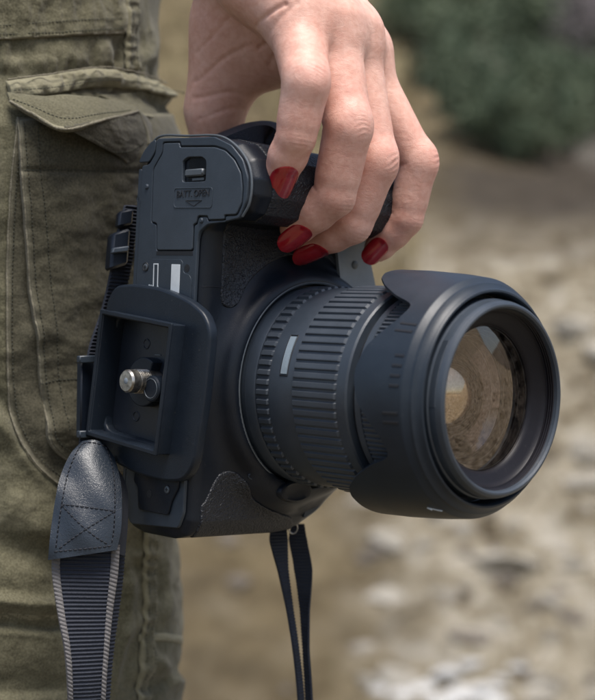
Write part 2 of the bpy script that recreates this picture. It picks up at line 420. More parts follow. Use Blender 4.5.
DOOR = [(-1.86, 8.40), (-0.97, 8.36), (-0.94, 8.20), (0.9, 8.10), (1.45, 7.95), (1.95, 7.6), (2.3, 7.15), (2.42, 6.6), (2.4, 6.1), (2.2, 5.75), (1.58, 5.75), (1.6, 5.60), (0.78, 5.60), (0.74, 5.74), (0.22, 5.76), (0.16, 5.5), (0.0, 5.46), (0.02, 4.56), (-1.9, 4.58), (-1.98, 5.55), (-2.28, 5.6), (-2.32, 7.5), (-1.86, 8.05)]
def grow(pts, d):
    pts = np.asarray(pts); c = pts.mean(0); n = len(pts); out = []
    for i in range(n):
        a, p, b = pts[i-1], pts[i], pts[(i+1) % n]
        e1 = (p-a)/np.linalg.norm(p-a); e2 = (b-p)/np.linalg.norm(b-p)
        n1 = np.array([-e1[1], e1[0]]); n2 = np.array([-e2[1], e2[0]]); m_ = n1+n2; m_ /= np.linalg.norm(m_)+1e-9
        s_ = d/max(0.5, m_@n1); out.append(p+m_*s_)
    return out
area = sum(DOOR[i-1][0]*DOOR[i][1]-DOOR[i][0]*DOOR[i-1][1] for i in range(len(DOOR)))
sgn = -1 if area > 0 else 1
BP = [(-3.02, 7.66), (-2.62, 7.68), (-2.3, 8.05), (-2.26, 8.60), (0.85, 8.47), (1.75, 8.12), (2.35, 7.6), (2.66, 6.95), (2.64, 6.2), (2.35, 5.62), (1.5, 5.50), (0.72, 5.44), (0.32, 5.2), (0.24, 4.9), (0.24, -4.6), (0.0, -5.15), (-2.6, -5.3), (-3.02, -4.8)]
bottom = plate('bottom_plate', BP, 0.05, 0.15, M['plate'], holes=[grow(DOOR, sgn*0.05)], bev=0.035)
plate('recess_floor', [(-2.5, 8.5), (1.4, 8.2), (2.3, 7.5), (2.6, 6), (2.2, 5.6), (0.2, 5.4), (0.15, 4.4), (-2.4, 4.4)], 0.06, 0.06, M['black'], parent=bottom, bev=0.01)
LH = [(-0.74, 7.70), (-0.48, 7.83), (0.28, 7.80), (0.51, 7.66), (0.53, 6.94), (-0.70, 6.96)]
door = plate('battery_door', DOOR, 0.05, 0.17, M['door'], holes=[LH], bev=0.03, rnd=0.1)
mb = MB(); mb.box((-0.09, -0.05, 7.27), (0.48, 0.11, 0.13), bev=0.05); mb.build(cam, 'latch', M['rim'], door)
mb = MB(); mb.box((0.04, -0.02, 7.04), (0.3, 0.03, 0.05), bev=0.01); mb.build(cam, 'latch_slot', M['rim'], door)
# embossed frame, words and arrow
FR = [(-1.12, 6.78), (0.94, 6.72), (0.95, 6.0), (-1.09, 6.06)]
plate('embossed_frame', FR, -0.118, 0.022, M['door'], holes=[grow(FR, -0.035 if sum(FR[i-1][0]*FR[i][1]-FR[i][0]*FR[i-1][1] for i in range(4)) < 0 else 0.035)], parent=door, bev=0.008)
text('lettering', 'BATT. OPEN', -0.08, -0.128, 6.53, 0.34, M['ink'], door, 0.012, 0.93)
mb = MB(); mb.tube([(-0.45, -0.125, 6.30), (0.0, -0.125, 6.10), (0.4, -0.125, 6.28), (-0.45, -0.125, 6.30)], 0.018, 6); mb.build(cam, 'arrow_mark', M['ink'], door)
# pips and screws
def screw(x, z, y=-0.11, r=0.125, parent=bottom):
    mb = MB(); mb.tube([(x, y+0.06, z), (x, y-0.005, z), (x, y-0.02, z)], [r, r, r*0.8], 20)
    s_ = mb.build(cam, 'screw', M['rim'], parent)
    mb = MB(); mb.box((x, y-0.021, z), (r*0.55, 0.008, 0.018)); mb.box((x, y-0.022, z), (0.018, 0.008, r*0.55)); mb.build(cam, 'cross_slot', M['black'], s_)
    mb = MB(); t = np.linspace(0, 2*math.pi, 25); mb.tube(np.stack([x+1.18*r*np.cos(t), 0*t+y+0.004, z+1.18*r*np.sin(t)], 1), 0.022, 6); mb.build(cam, 'screw_well', M['black'], s_)
screw(-2.50, 3.98); screw(-3.17, 6.46, -0.02, 0.12); screw(-0.55, -3.85, -0.21)
for x, z in ((-2.66, 6.88), (0.42, 5.58), (-0.9, -4.35)):
    mb = MB(); mb.tube([(x, 0, z), (x, -0.12, z), (x, -0.16, z)], [0.1, 0.1, 0.06], 18); mb.build(cam, 'locating_pip', M['plate'], bottom)
for x, z, y in ((-0.22, 3.93, -0.101), (-1.5, -4.1, -0.205)):
    mb = MB(); mb.tube([(x, 0, z), (x, y-0.006, z)], [0.14, 0.14], 20); mb.build(cam, 'locating_hole', M['black'], bottom)
# hinge of the door and the label plate
mb = MB(); mb.tube([(-1.88, 0.03, 4.62), (0.0, 0.03, 4.62)], 0.09, 12); mb.build(cam, 'hinge', M['plate'], door)
plate('hinge_trough', [(-1.92, 4.54), (0.04, 4.52), (0.06, 4.38), (-1.94, 4.40)], -0.099, 0.01, M['black'], parent=bottom, bev=0.003, rnd=0.02)
sub = plate('label_plate', [(-2.17, 4.26), (-0.55, 4.24), (-0.42, 4.12), (-0.38, 3.76), (-0.04, 3.70), (0.08, 3.5), (0.08, 2.2), (-2.78, 2.2), (-2.78, 3.66), (-2.3, 3.78), (-2.26, 4.1)], -0.097, 0.03, M['plate'], parent=bottom, bev=0.01)
plate('white_label', [(-1.03, 4.07), (-0.56, 4.06), (-0.53, 2.6), (-1.0, 2.6)], -0.124, 0.012, M['label'], parent=sub, bev=0.003, rnd=0.02)
plate('label_outline', [(-2.03, 4.10), (-1.76, 4.10), (-1.70, 2.8), (-1.98, 2.8)], -0.124, 0.012, M['label'], holes=[[(-1.99, 4.06), (-1.80, 4.06), (-1.745, 2.84), (-1.94, 2.84)]], parent=sub, bev=0.003, rnd=0)
mb = MB()
for i, (x, z) in enumerate([(-2.2, 3.31), (-2.1, 3.3), (-2.0, 3.28), (-2.15, 3.22), (-1.72, 3.25), (-1.66, 3.2), (-1.4, 3.14), (-1.34, 3.08), (-0.9, 3.05), (-0.8, 3.03)]):
    mb.box((x, -0.136, z), (0.028, 0.006, 0.035)); mb.box((x+0.03, -0.137, z-0.03), (0.03, 0.006, 0.012))
mb.build(cam, 'printed_marks', M['label'], sub)
# corner cap and rim line that follows the plate
t = spline([(-2.9, 0.02, 7.9), (-2.3, -0.0, 8.66), (-0.6, -0.01, 8.60), (0.95, -0.01, 8.50), (1.85, -0.01, 8.13), (2.5, -0.01, 7.55), (2.76, -0.01, 6.9), (2.72, -0.01, 6.15), (2.4, -0.01, 5.68)], 60)
mb = MB(); mb.tube(t, 0.045, 8); mb.build(cam, 'plate_rim', M['rim'])
plate('corner_cap', [(-3.28, 7.78), (-2.66, 7.78), (-2.36, 8.12), (-2.34, 8.58), (-2.6, 8.52), (-3.0, 8.2)], 0.03, 0.10, M['plate'], bev=0.03)
plate('lower_panel', [(-2.35, -3.0), (0.05, -3.0), (0.02, -3.75), (-0.3, -4.25), (-0.45, -4.75), (-2.1, -4.72), (-2.2, -3.9), (-2.45, -3.75)], -0.1, 0.10, M['body'], parent=bottom, bev=0.03)
plate('seam_strip', [(-3.25, 7.55), (-3.08, 7.55), (-3.08, -4.4), (-3.25, -4.4)], 0.05, 0.10, M['plate'], bev=0.02)
# body seam in front of the grip, little screw hole on the front
mb = MB(); mb.tube([(0.44, 0.05, 3.30), (0.47, 0.45, 3.33), (0.47, 0.9, 3.34)], 0.014, 6); mb.build(cam, 'body_seam', M['black'], body)
mb = MB(); mb.tube([(0.3, 1.25, -0.1), (0.46, 1.25, -0.1)], 0.09, 16); mb.build(cam, 'front_hole', M['black'], body)
# ---- quick release plate, turned a few degrees on the bottom
qr = (-1.45, -0.12); qa = math.radians(-6.0)
qp = plate('quick_release_plate', [(-2.95, 2.55), (-2.55, 3.15), (-1.6, 3.32), (0.0, 3.36), (1.6, 3.12), (2.5, 2.75), (2.92, 2.2), (3.0, 0.0), (2.9, -2.4), (2.5, -3.05), (1.6, -3.28), (0, -3.34), (-1.8, -3.15), (-2.6, -2.75), (-2.95, -2.1)], -0.13, 0.42, M['tripod'], holes=[[(-2.24, 2.1), (1.44, 2.1), (1.44, -2.1), (-2.24, -2.1)]], bev=0.10, rnd=0.5, rot=qa, c=qr)
bx = (-1.85, -0.12)
def qz(x, y, z): return (bx[0]+x*math.cos(qa)-z*math.sin(qa), y, bx[1]+x*math.sin(qa)+z*math.cos(qa))
qax = np.array([[math.cos(qa), 0, math.sin(qa)], [0, 1, 0], [-math.sin(qa), 0, math.cos(qa)]])
sq = lambda a, b: [(-a, b), (a, b), (a, -b), (-a, -b)]
walls = plate('clamp_frame', sq(2.0, 2.27), -0.14, 1.0, M['tripod'], holes=[sq(1.84, 2.11)], parent=qp, bev=0.035, rnd=0.05, rot=qa, c=bx)
plate('clamp_lip', sq(2.03, 2.30), -1.10, 0.09, M['tripod'], holes=[sq(1.87, 2.14)], parent=qp, bev=0.03, rnd=0.05, rot=qa, c=bx)
plate('clamp_floor', sq(1.84, 2.11), -0.12, 0.06, M['tripodin'], parent=qp, bev=0.01, rnd=0.03, rot=qa, c=bx)
for x, z in ((-0.4, 1.3), (1.45, 0.95), (-0.5, -1.35), (1.4, -1.35), (-0.9, 0.2)):
    mb = MB(); t = np.linspace(0, 2*math.pi, 25); c = qz(x, -0.185, z)
    mb.tube(np.stack([c[0]+0.17*np.cos(t), 0*t+c[1], c[2]+0.17*np.sin(t)], 1), 0.025, 6); mb.build(cam, 'moulded_ring', M['tripodin'], qp)
mb = MB(); c = qz(0.3, -0.19, 1.0); mb.box(c, (0.16, 0.02, 0.018)); mb.build(cam, 'scratch_mark', M['rim'], qp)
# crescent knob, steel screw, round cap
kn = [(0.88*math.cos(t), 0.88*math.sin(t)) for t in np.linspace(math.radians(60), math.radians(318), 26)]+[(0.35, -0.30), (0.28, 0.2)]
knob = plate('knob', kn, -0.17, 0.45, M['tripod'], parent=qp, bev=0.05, rnd=0.02, rot=qa, c=qz(0.14, 0, 0.0)[::2])
c = np.array(qz(0.42, 0, 0.05))
mb = MB(); mb.tube([c+(0, -0.2, 0), c+(0, -1.52, 0), c+(0, -1.59, 0)], [0.41, 0.41, 0.35], 32)
for k in range(7):
    t = np.linspace(0, 2*math.pi, 29); yy = -0.72-k*0.075
    mb.tube(np.stack([c[0]+0.415*np.cos(t), 0*t+yy, c[2]+0.415*np.sin(t)], 1), 0.02, 5)
mb.build(cam, 'steel_screw', M['steel'], qp)
mb = MB(); mb.tube([c+(0, -1.585, 0), c+(0, -1.605, 0)], [0.12, 0.09], 16); mb.build(cam, 'screw_tip', M['bracket'], qp)
c2 = np.array(qz(1.07, 0, -0.10))
mb = MB(); mb.tube([c2+(0, -0.2, 0), c2+(0, -0.93, 0), c2+(0, -0.98, 0)], [0.46, 0.46, 0.41], 28); mb.build(cam, 'round_cap', M['tripod'], qp)
mb = MB(); t = np.linspace(0, 2*math.pi, 29); mb.tube(np.stack([c2[0]+0.34*np.cos(t), 0*t-0.98, c2[2]+0.34*np.sin(t)], 1), 0.02, 6); mb.build(cam, 'cap_ring', M['rim'], qp)

# ---- lens : lathes about the local x axis through (AX, 0)
def lathe(name, prof, mat, parent, seg=192, rfun=None, auto=35, sub_=1, y0=AX, z0=0.0, closed=False, label=None):
    prof = np.asarray(prof, float)
    ph = np.linspace(0, 2*math.pi, seg, endpoint=False)
    R = np.repeat(prof[:, 1][:, None], seg, 1)
    if rfun is not None: R = rfun(prof, ph, R)
    v = np.stack([np.repeat(prof[:, 0][:, None], seg, 1), y0-R*np.cos(ph), z0+R*np.sin(ph)], -1)
    f = grid_faces(len(prof), seg, closed, True)
    return mesh(cam, name, v.reshape(-1, 3), f.tolist(), mat, parent, True, label, auto=auto, fix=True)
lathe('mount_lip', [(1.0, 3.9), (1.15, 3.84), (1.18, 3.79), (1.15, 3.74), (0.8, 3.73)], M['rim'], body, closed=True)
lens = lathe('lens', [(0.7, 3.4), (0.75, 3.60), (1.25, 3.63), (1.28, 3.66), (1.72, 3.66), (1.78, 3.63), (1.79, 3.5)], M['barrel'], None)
def ribs(x0, x1, R, n, depth, duty, name, mat, seg_per=12, chamf=0.06):
    seg = n*seg_per
    pr = [(x0, R-depth-0.02), (x0+0.01, R-depth), (x0+chamf*0.4, R-depth), (x0+chamf, R), (x0+chamf+0.03, R), (x1-chamf-0.03, R), (x1-chamf, R), (x1-chamf*0.4, R-depth), (x1-0.01, R-depth), (x1, R-depth-0.02)]
    def rf(prof, ph, Rr):
        s = (np.arange(seg) % seg_per)/seg_per
        e = 0.09
        up = np.clip((s-0)/e, 0, 1)*np.clip((duty-s)/e, 0, 1); up = up*up*(3-2*up)
        lo = R-depth
        return np.where(Rr > lo+1e-6, lo+(Rr-lo)*up[None, :], Rr)
    return lathe(name, pr, mat, lens, seg=seg, rfun=rf, auto=28)
ribs(1.79, 2.42, 3.66, 66, 0.09, 0.62, 'aperture_ring', M['ribs'])
lathe('index_band', [(2.40, 3.5), (2.42, 3.585), (2.44, 3.60), (3.52, 3.60), (3.56, 3.585), (3.57, 3.5)], M['barrel'], lens)
ribs(3.57, 5.70, 3.70, 72, 0.075, 0.74, 'zoom_ring', M['ribs'], 14, 0.10)
lathe('smooth_band', [(5.66, 3.4), (5.68, 3.60), (5.72, 3.66), (6.08, 3.66), (6.14, 3.60), (6.15, 3.3)], M['barrel'], lens)
lathe('inner_barrel', [(6.0, 3.32), (6.40, 3.32)], M['black'], lens)
lathe('front_band', [(6.34, 3.3), (6.35, 3.44), (6.38, 3.5), (6.62, 3.5), (6.64, 3.46)], M['barrel'], lens)
ribs(6.62, 7.9, 3.52, 124, 0.07, 0.5, 'focus_ring', M['ribs'], 10, 0.05)
lathe('outer_barrel', [(7.85, 3.4), (7.9, 3.5), (8.4, 3.5), (8.45, 3.2)], M['barrel'], lens)
# scale window in the band
wv = []; nn = 10
for R in (3.585, 3.635):
    for x in (2.98, 3.26):
        for k in range(nn):
            ph = math.radians(7+(28.5-7)*k/(nn-1)); xx = x
            wv.append((xx, AX-R*math.cos(ph), R*math.sin(ph)))
wv = np.array(wv).reshape(4, nn, 3)[[0, 1, 3, 2]]
mesh(cam, 'scale_window', wv.reshape(-1, 3), grid_faces(4, nn, True, False).tolist()+[[0, nn, 2*nn, 3*nn], [nn-1, 4*nn-1, 3*nn-1, 2*nn-1]], M['window'], lens, True, auto=30, fix=True)
# frame about the window
ww = []
for x, a0, a1 in ((2.94, 6, 29.5), (3.30, 6, 29.5)):
    mb = MB(); mb.tube([(x, AX-3.60*math.cos(math.radians(q_)), 3.60*math.sin(math.radians(q_))) for q_ in np.linspace(a0, a1, 14)], 0.022, 6); ww.append(mb)
wm = MB()
for m_ in ww: wm.add(np.concatenate(m_.v), m_.f)
for q_ in (6, 29.5):
    wm.tube([(x, AX-3.60*math.cos(math.radians(q_)), 3.60*math.sin(math.radians(q_))) for x in (2.94, 3.30)], 0.022, 6)
wm.build(cam, 'window_frame', M['black'], lens)
# ---- reversed petal hood
dk = np.array([0, 4, 13, 20, 27, 32, 34.5, 36, 38, 42, 49, 57, 64, 75, 90.]); xk = np.array([6.90, 6.93, 7.12, 7.5, 7.88, 8.04, 8.08, 8.08, 8.0, 7.2, 6.35, 5.7, 5.42, 5.3, 5.28])
def xback(phd):
    d = np.abs((phd-8.5+180) % 360-180); d = np.where(d > 90, 180-d, d); return np.interp(d, dk, xk)
seg = 720; phd = np.linspace(0, 360, seg, endpoint=False)
xb = xback(phd); ker = np.hanning(13); ker /= ker.sum(); xb = np.convolve(np.r_[xb[-6:], xb, xb[:6]], ker, 'valid')
def Ro(x): return np.interp(x, [5.0, 6.5, 8.0, 8.72, 8.80], [4.27, 4.23, 4.12, 4.03, 4.02])
rows = []
tt = np.linspace(0, 1, 16)
ph = np.radians(phd)
def row(x, R): rows.append(np.stack([x+0*ph, AX-R*np.cos(ph), R*np.sin(ph)], -1))
th = 0.16
row(xb+0.02, Ro(xb)-th)
row(xb, Ro(xb)-th*0.8); row(xb, Ro(xb)-0.04); row(xb+0.03, Ro(xb))
for t in tt[1:]:
    x = xb+0.03+(8.78-xb-0.03)*t; row(x, Ro(x))
for x, R in ((8.80, 4.02), (8.86, 3.99), (8.98, 3.86), (9.04, 3.84), (9.10, 3.83), (9.14, 3.78), (9.24, 3.66), (9.30, 3.64), (9.36, 3.60), (9.37, 3.54), (9.33, 3.50), (9.1, 3.47), (8.6, 3.46), (8.55, 3.9)):
    row(x+0*ph, R+0*ph)
for t in np.linspace(0, 1, 10):
    x = 8.5+(xb+0.02-8.5)*t; row(x, Ro(x)-th)
V = np.array(rows)
hood = mesh(cam, 'lens_hood', V.reshape(-1, 3), grid_faces(len(V), seg, True, True).tolist(), M['hood'], None, True, auto=38, fix=True)
# bead along the crest and moulded grip bars on the hood
def hood_bar(phc, x0, x1, w=0.062, hgt=0.022, mat='black'):
    mb = MB(); n = 8; vv = []
    for x in np.linspace(x0, x1, n):
        for dq in (-w, -w*0.6, w*0.6, w):
            p_ = math.radians(phc)+dq/4.15; R = float(Ro(x))+(hgt if abs(dq) < w*0.8 else -0.02)
            vv.append((x, AX-R*math.cos(p_), R*math.sin(p_)))
    f = grid_faces(n, 4).tolist()
    f += [[0, 1, 2, 3], [4*(n-1), 4*n-1, 4*n-2, 4*n-3]]
    mb.add(vv, f); mb.build(cam, 'moulded_bar', M[mat], hood)
for phc, x0, x1 in ((34.3, 8.12, 8.74), (30.4, 8.05, 8.70), (18.3, 8.38, 8.72), (13.6, 8.36, 8.72), (8.9, 8.36, 8.72), (4.4, 8.36, 8.72), (-8.0, 8.15, 8.72), (-12.2, 8.15, 8.72)):
    hood_bar(phc, x0, x1)
cm = [np.array([x, AX-R*math.cos(math.radians(p_)), R*math.sin(math.radians(p_))]) for x, p_, R in ((8.4, -62, 4.1), (8.55, -63, 4.09), (8.7, -65, 4.06), (8.8, -66, 4.04))]
mb = MB(); mb.tube(cm, 0.018, 5); mb.tube([cm[0], cm[1]+np.array([0, 0, -0.03])], 0.025, 5); mb.build(cam, 'scuff_mark', M['label'], hood)
# filter ring, threads and glass
fr_ = lathe('filter_ring', [(8.2, 3.28), (8.3, 3.31), (9.30, 3.31), (9.34, 3.25), (9.62, 3.25), (9.78, 3.20), (9.84, 3.12), (9.84, 3.06), (9.78, 3.00), (9.66, 2.985),], M['barrel'], lens)
lathe('filter_thread', [(9.665, 2.984), (9.64, 2.955), (9.58, 2.98), (9.56, 2.95), (9.50, 2.975), (9.48, 2.94), (9.42, 2.965), (9.40, 2.90)], M['innerring'], fr_)
seg = 1200
def kn_(prof, ph, R):
    s = (np.arange(seg) % 4 < 2); band = ((prof[:, 0] > 9.36) & (prof[:, 0] < 9.60))[:, None]
    ang = (np.degrees(ph) % 360); sec = ((ang > 355) | (ang < 34) | ((ang > 175) & (ang < 218)))
    return R+0.018*(band & (s & sec)[None, :])
lathe('knurled_ring', [(9.34, 3.2), (9.35, 3.262), (9.37, 3.262), (9.59, 3.262), (9.61, 3.262), (9.62, 3.2)], M['barrel'], fr_, seg=seg, rfun=kn_, auto=25)
lathe('name_ring', [(9.40, 2.92), (9.36, 2.90), (9.25, 2.76), (9.24, 2.72), (9.12, 2.56), (9.11, 2.52), (9.02, 2.44), (8.99, 2.42), (8.99, 2.40)], M['innerring'], lens)
lathe('inner_tube', [(8.99, 2.42), (8.96, 2.41), (8.94, 2.40), (8.70, 2.38), (8.69, 2.30), (8.45, 2.27), (8.44, 2.20), (8.15, 2.16), (8.14, 2.08), (7.8, 2.04), (7.79, 1.98), (7.3, 1.9), (7.28, 1.75), (6.8, 1.65), (6.2, 1.55)], M['innerring'], lens)
def dome(name, x0, R, rise, mat, par, n=24):
    rr_ = np.linspace(R, 0.001, n); c = (R*R+rise*rise)/(2*abs(rise)); 
    xx = x0+np.sign(rise)*(np.sqrt(c*c-rr_**2)-(c-abs(rise)))
    lathe(name, np.stack([xx, rr_], 1), mat, par, seg=96, auto=60)
dome('front_element', 8.95, 2.41, 0.24, M['glass'], lens)
for rx, rr0 in ((8.93, 2.36), (8.68, 2.27), (8.43, 2.17), (8.13, 2.05), (7.79, 1.95)):
    mb = MB(); t = np.linspace(0, 2*math.pi, 97); mb.tube(np.stack([0*t+rx, AX+rr0*np.cos(t), rr0*np.sin(t)], 1), 0.016, 6, False); mb.build(cam, 'retaining_ring', M['rim'], lens)
dome('second_element', 8.10, 2.03, -0.30, M['glass3'], lens)
dome('third_element', 7.25, 1.86, 1.15, M['glass2'], lens)
bl = []; nb = 63
for ang in np.linspace(0, 2*math.pi, nb, endpoint=False):
    seg_a = (ang+0.3) % (2*math.pi/7)-math.pi/7; rh = 0.95*math.cos(math.pi/7)/math.cos(seg_a)
    for xx_, r1 in ((6.95, 1.72), (7.0, 1.70), (7.0, rh), (6.95, rh)): bl.append((xx_, AX-r1*math.cos(ang), r1*math.sin(ang)))
mesh(cam, 'aperture_blades', bl, grid_faces(nb, 4, True, True).tolist(), M['facetbrown'], lens, False, fix=True)  # added heptagon disc; its colour imitates faceted reflections in the glass
dome('rear_element', 6.3, 1.6, 0.5, M['innerback'], lens)
# buttons below the mount, grey bracket above it
mb = MB(); bt_ = np.linspace(0, 2*math.pi, 40, endpoint=False); bv = []
for bx_0, bs_ in ((0.8, 1.0), (1.28, 1.0), (1.38, 0.93), (1.41, 0.8), (1.36, 0.55), (1.35, 0.05)): bv += [(bx_0, 4.3+0.86*bs_*math.cos(q_), -3.86+0.40*bs_*math.sin(q_)) for q_ in bt_]
mb.add(bv, grid_faces(6, 40, False, True).tolist()); mb.build(cam, 'lens_release_button', M['body'], body)
pk = MB(); t = np.linspace(0, 2*math.pi, 25)
pk.tube(np.stack([0*t+0.88, 2.75+0.42*np.cos(t), -3.3+0.13*np.sin(t)], 1), 0.03, 6); pk.build(cam, 'button_rim', M['plate'], body)
def slab(name, pts_yz, x, th_, mat, parent):
    p = rounded(pts_yz, 0.15); n = len(p); v = [(x, *q_) for q_ in p]+[(x+th_, *q_) for q_ in p]
    f = [list(range(n))[::-1], list(range(n, 2*n))]+[[i, (i+1) % n, n+(i+1) % n, n+i] for i in range(n)]
    return mesh(cam, name, v, f, mat, parent, True, auto=30, fix=True)
br = slab('grey_bracket', [(6.3, 5.6), (7.9, 5.6), (8.25, 4.95), (8.8, 3.55), (6.8, 3.5)], 0.62, 0.14, M['bracket'], None)
mb = MB(); mb.tube([(0.74, 7.42, 4.62), (0.79, 7.42, 4.62), (0.82, 7.42, 4.62)], [0.16, 0.16, 0.10], 18); mb.build(cam, 'rivet', M['rim'], br)
slab('side_pad', [(6.0, -3.9), (7.2, -2.9), (7.1, -3.8), (6.3, -4.7), (5.6, -5.0)], 0.38, 0.12, M['bracket' if False else 'plate'], body)

# ------------------------------------------------------------------ straps (parts of the camera)
EW = np.eye(3)
class CamW:                            # world-authored verts -> the camera Empty's local space
    e = cam.e
    def to(s, v): return ((np.asarray(v, float)-CO)@CR-cam.base)*0.01
camw = CamW()
def sheet(L, Rr, thick, nv, bulge=0.0, ridge=None, nu=200):
    """closed thick sheet between two space curves; returns verts, faces"""
    L = np.asarray(L); Rr = np.asarray(Rr); t = np.linspace(0, 1, nv)
    Pm = L[:, None]*(1-t)[None, :, None]+Rr[:, None]*t[None, :, None]
    d1 = np.gradient(Pm, axis=0); d2 = np.gradient(Pm, axis=1); n = np.cross(d1, d2); n /= np.linalg.norm(n, axis=-1)[..., None]+1e-9
    if n[..., 1].mean() > 0: n = -n
    off = bulge*np.sin(math.pi*t)[None, :]+np.zeros(Pm.shape[:2])
    if ridge is not None: off = off+ridge(Pm, t)
    A = Pm+n*off[..., None]; B = Pm-n*thick+n*(bulge*np.sin(math.pi*t)[None, :, None])
    V = np.concatenate([A, B[:, ::-1]], 1); k = V.shape[0]; m_ = V.shape[1]
    f = grid_faces(k, m_, False, True).tolist()
    f += [list(range(m_)), list(range((k-1)*m_, k*m_))[::-1]]
    return V.reshape(-1, 3), f, A, n
def px3(pts): return np.array([P(*p) for p in pts])
# leather tab
tl = spline(px3([(82, 442, 53.8), (70, 455, 53.3), (61, 474, 52.9), (56, 495, 52.5), (51, 528, 52.2), (48, 560, 52.1)]), 60)
tr = spline(px3([(106, 446, 54.0), (115, 460, 53.7), (121, 482, 53.1), (122, 505, 52.7), (121, 530, 52.5), (117, 550, 52.4)]), 60)
tw = lambda Pm, t: 0.05*np.sin(Pm[..., 2]*1.7+1.0)+0.03*np.sin(Pm[..., 0]*4+Pm[..., 2]*3)
v, f, A, n = sheet(tl, tr, 0.16, 26, 0.22, tw)
strap = mesh(camw, 'strap_tab', v, f, M['tab'], cam.e, True, auto=60, fix=True)
def on_tab(q):                          # q: (u along, v across) in 0..1
    q = np.asarray(q); i = np.clip(q[:, 0]*(A.shape[0]-1), 0, A.shape[0]-1.001); j = np.clip(q[:, 1]*(A.shape[1]-1), 0, A.shape[1]-1.001)
    i0 = i.astype(int); j0 = j.astype(int); a = (i-i0)[:, None]; b = (j-j0)[:, None]
    g = lambda X: (X[i0, j0]*(1-a)*(1-b)+X[i0+1, j0]*a*(1-b)+X[i0, j0+1]*(1-a)*b+X[i0+1, j0+1]*a*b)
    return g(A), g(n)
def stitch_line(mb, pts3, nrm, step=0.17, dash=0.11, r=0.022, seed=0):
    L = np.r_[0, np.cumsum(np.linalg.norm(np.diff(pts3, axis=0), axis=1))]
    k = int(L[-1]/step); rg = random.Random(seed)
    for i in range(k):
        s0 = i*step+rg.uniform(-.01, .01); s1 = s0+dash
        tt_ = np.linspace(s0, s1, 4)
        q = np.stack([np.interp(tt_, L, pts3[:, c]) for c in range(3)], 1); nn_ = np.stack([np.interp(tt_, L, nrm[:, c]) for c in range(3)], 1)
        lift = np.array([-0.01, 0.018, 0.018, -0.01])
        mb.tube(q+nn_*lift[:, None], r, 5)
mb = MB()
for pl in ([(0.05, 0.12), (0.95, 0.10)], [(0.05, 0.88), (0.95, 0.90)], [(0.95, 0.08), (0.95, 0.92)], [(0.66, 0.10), (0.66, 0.90)], [(0.66, 0.10), (0.95, 0.90)], [(0.66, 0.90), (0.95, 0.10)], [(0.05, 0.12), (0.05, 0.88)]):
    q = polyline(pl, 60); a, b = on_tab(q); stitch_line(mb, a, b, 0.17, 0.12, 0.024)
mb.build(camw, 'stitching', M['thread'], strap, auto=None)
# second leather layer behind
v, f, _, _ = sheet(spline(px3([(100, 455, 54.0), (112, 480, 53.7), (114, 520, 53.3), (112, 552, 53.1)]), 30), spline(px3([(108, 455, 54.1), (126, 484, 53.8), (128, 520, 53.4), (125, 556, 53.2)]), 30), 0.14, 6, 0.03)
mesh(camw, 'strap_tab_lining', v, f, M['thread'], strap, True, auto=50, fix=True)
# webbing below the tab
def webbing(lpts, rpts, name, lean=0.0, edge=True, pitch=0.135, amp=0.03, n=420, nv=20, par=None):
    l = spline(px3(lpts), n); r = spline(px3(rpts), n)
    rd = lambda Pm, t: amp*np.sin((Pm[..., 2]+0.05*Pm[..., 0])*2*math.pi/pitch)
    if not edge:
        v, f, _, _ = sheet(l, r, 0.12, nv, 0.0, rd); return mesh(camw, name, v, f, M['webbing'], par or cam.e, True, auto=70, fix=True)
    a = l*0.875+r*0.125; b = l*0.125+r*0.875
    v, f, _, _ = sheet(a, b, 0.13, nv, 0.03, rd); o = mesh(camw, name, v, f, M['webbing'], par or cam.e, True, auto=70, fix=True)
    for p_, q_ in ((l, a), (b, r)):
        sd = lambda Pm, t: 0.035*np.abs(np.sin(Pm[..., 2]*math.pi/0.14+t[None, :]*2.2))+0.02*np.sin(math.pi*t)[None, :]
        v, f, _, _ = sheet(p_, q_, 0.14, 7, 0.02, sd); mesh(camw, 'edge_binding', v, f, M['webedge'], o, True, auto=70, fix=True)
    return o
webbing([(52, 552, 52.4), (52, 575, 52.3), (58, 615, 52.0), (65, 650, 51.8), (68, 690, 51.8), (69, 760, 52.2), (72, 1020, 52.6)], [(120, 545, 52.8), (118, 575, 52.7), (113, 610, 52.6), (109, 650, 52.5), (106, 690, 52.4), (104, 760, 52.6), (106, 1020, 53.0)], 'neck_strap')
webbing([(112, 545, 53.3), (110, 590, 53.3), (104, 650, 53.1), (101, 700, 53.0), (99, 760, 53.2), (100, 1020, 53.6)], [(126, 545, 53.6), (122, 590, 53.6), (114, 650, 53.4), (110, 700, 53.3), (107, 760, 53.4), (108, 1020, 53.8)], 'neck_strap_under_layer', edge=False, nv=8)
# upper strap with buckles at the back of the body
webbing([(126, 205, 55.6), (118, 235, 55.3), (112, 270, 55.2), (103, 310, 55.3), (90, 350, 55.2), (82, 400, 54.8), (80, 450, 54.4)], [(142, 205, 56.2), (136, 235, 55.9), (131, 270, 55.8), (121, 310, 55.9), (108, 350, 55.8), (102, 400, 55.4), (100, 450, 54.8)], 'upper_strap', edge=False)
def wbox(name, pts, th_, mat, Yc=None, bev=0.05, par=None):
    p = px3(pts); c = p.mean(0); ux = (p[1]-p[0]+p[2]-p[3])/2; uz = (p[0]-p[3]+p[1]-p[2])/2
    hx, hz = np.linalg.norm(ux)/2, np.linalg.norm(uz)/2; ex = ux/(2*hx); ez = uz/(2*hz); ey = np.cross(ez, ex); ey /= np.linalg.norm(ey)
    mb = MB(); mb.box(c, (hx, th_, hz), np.stack([ex, ey, ez]), bev); return mb.build(camw, name, mat, par or cam.e)
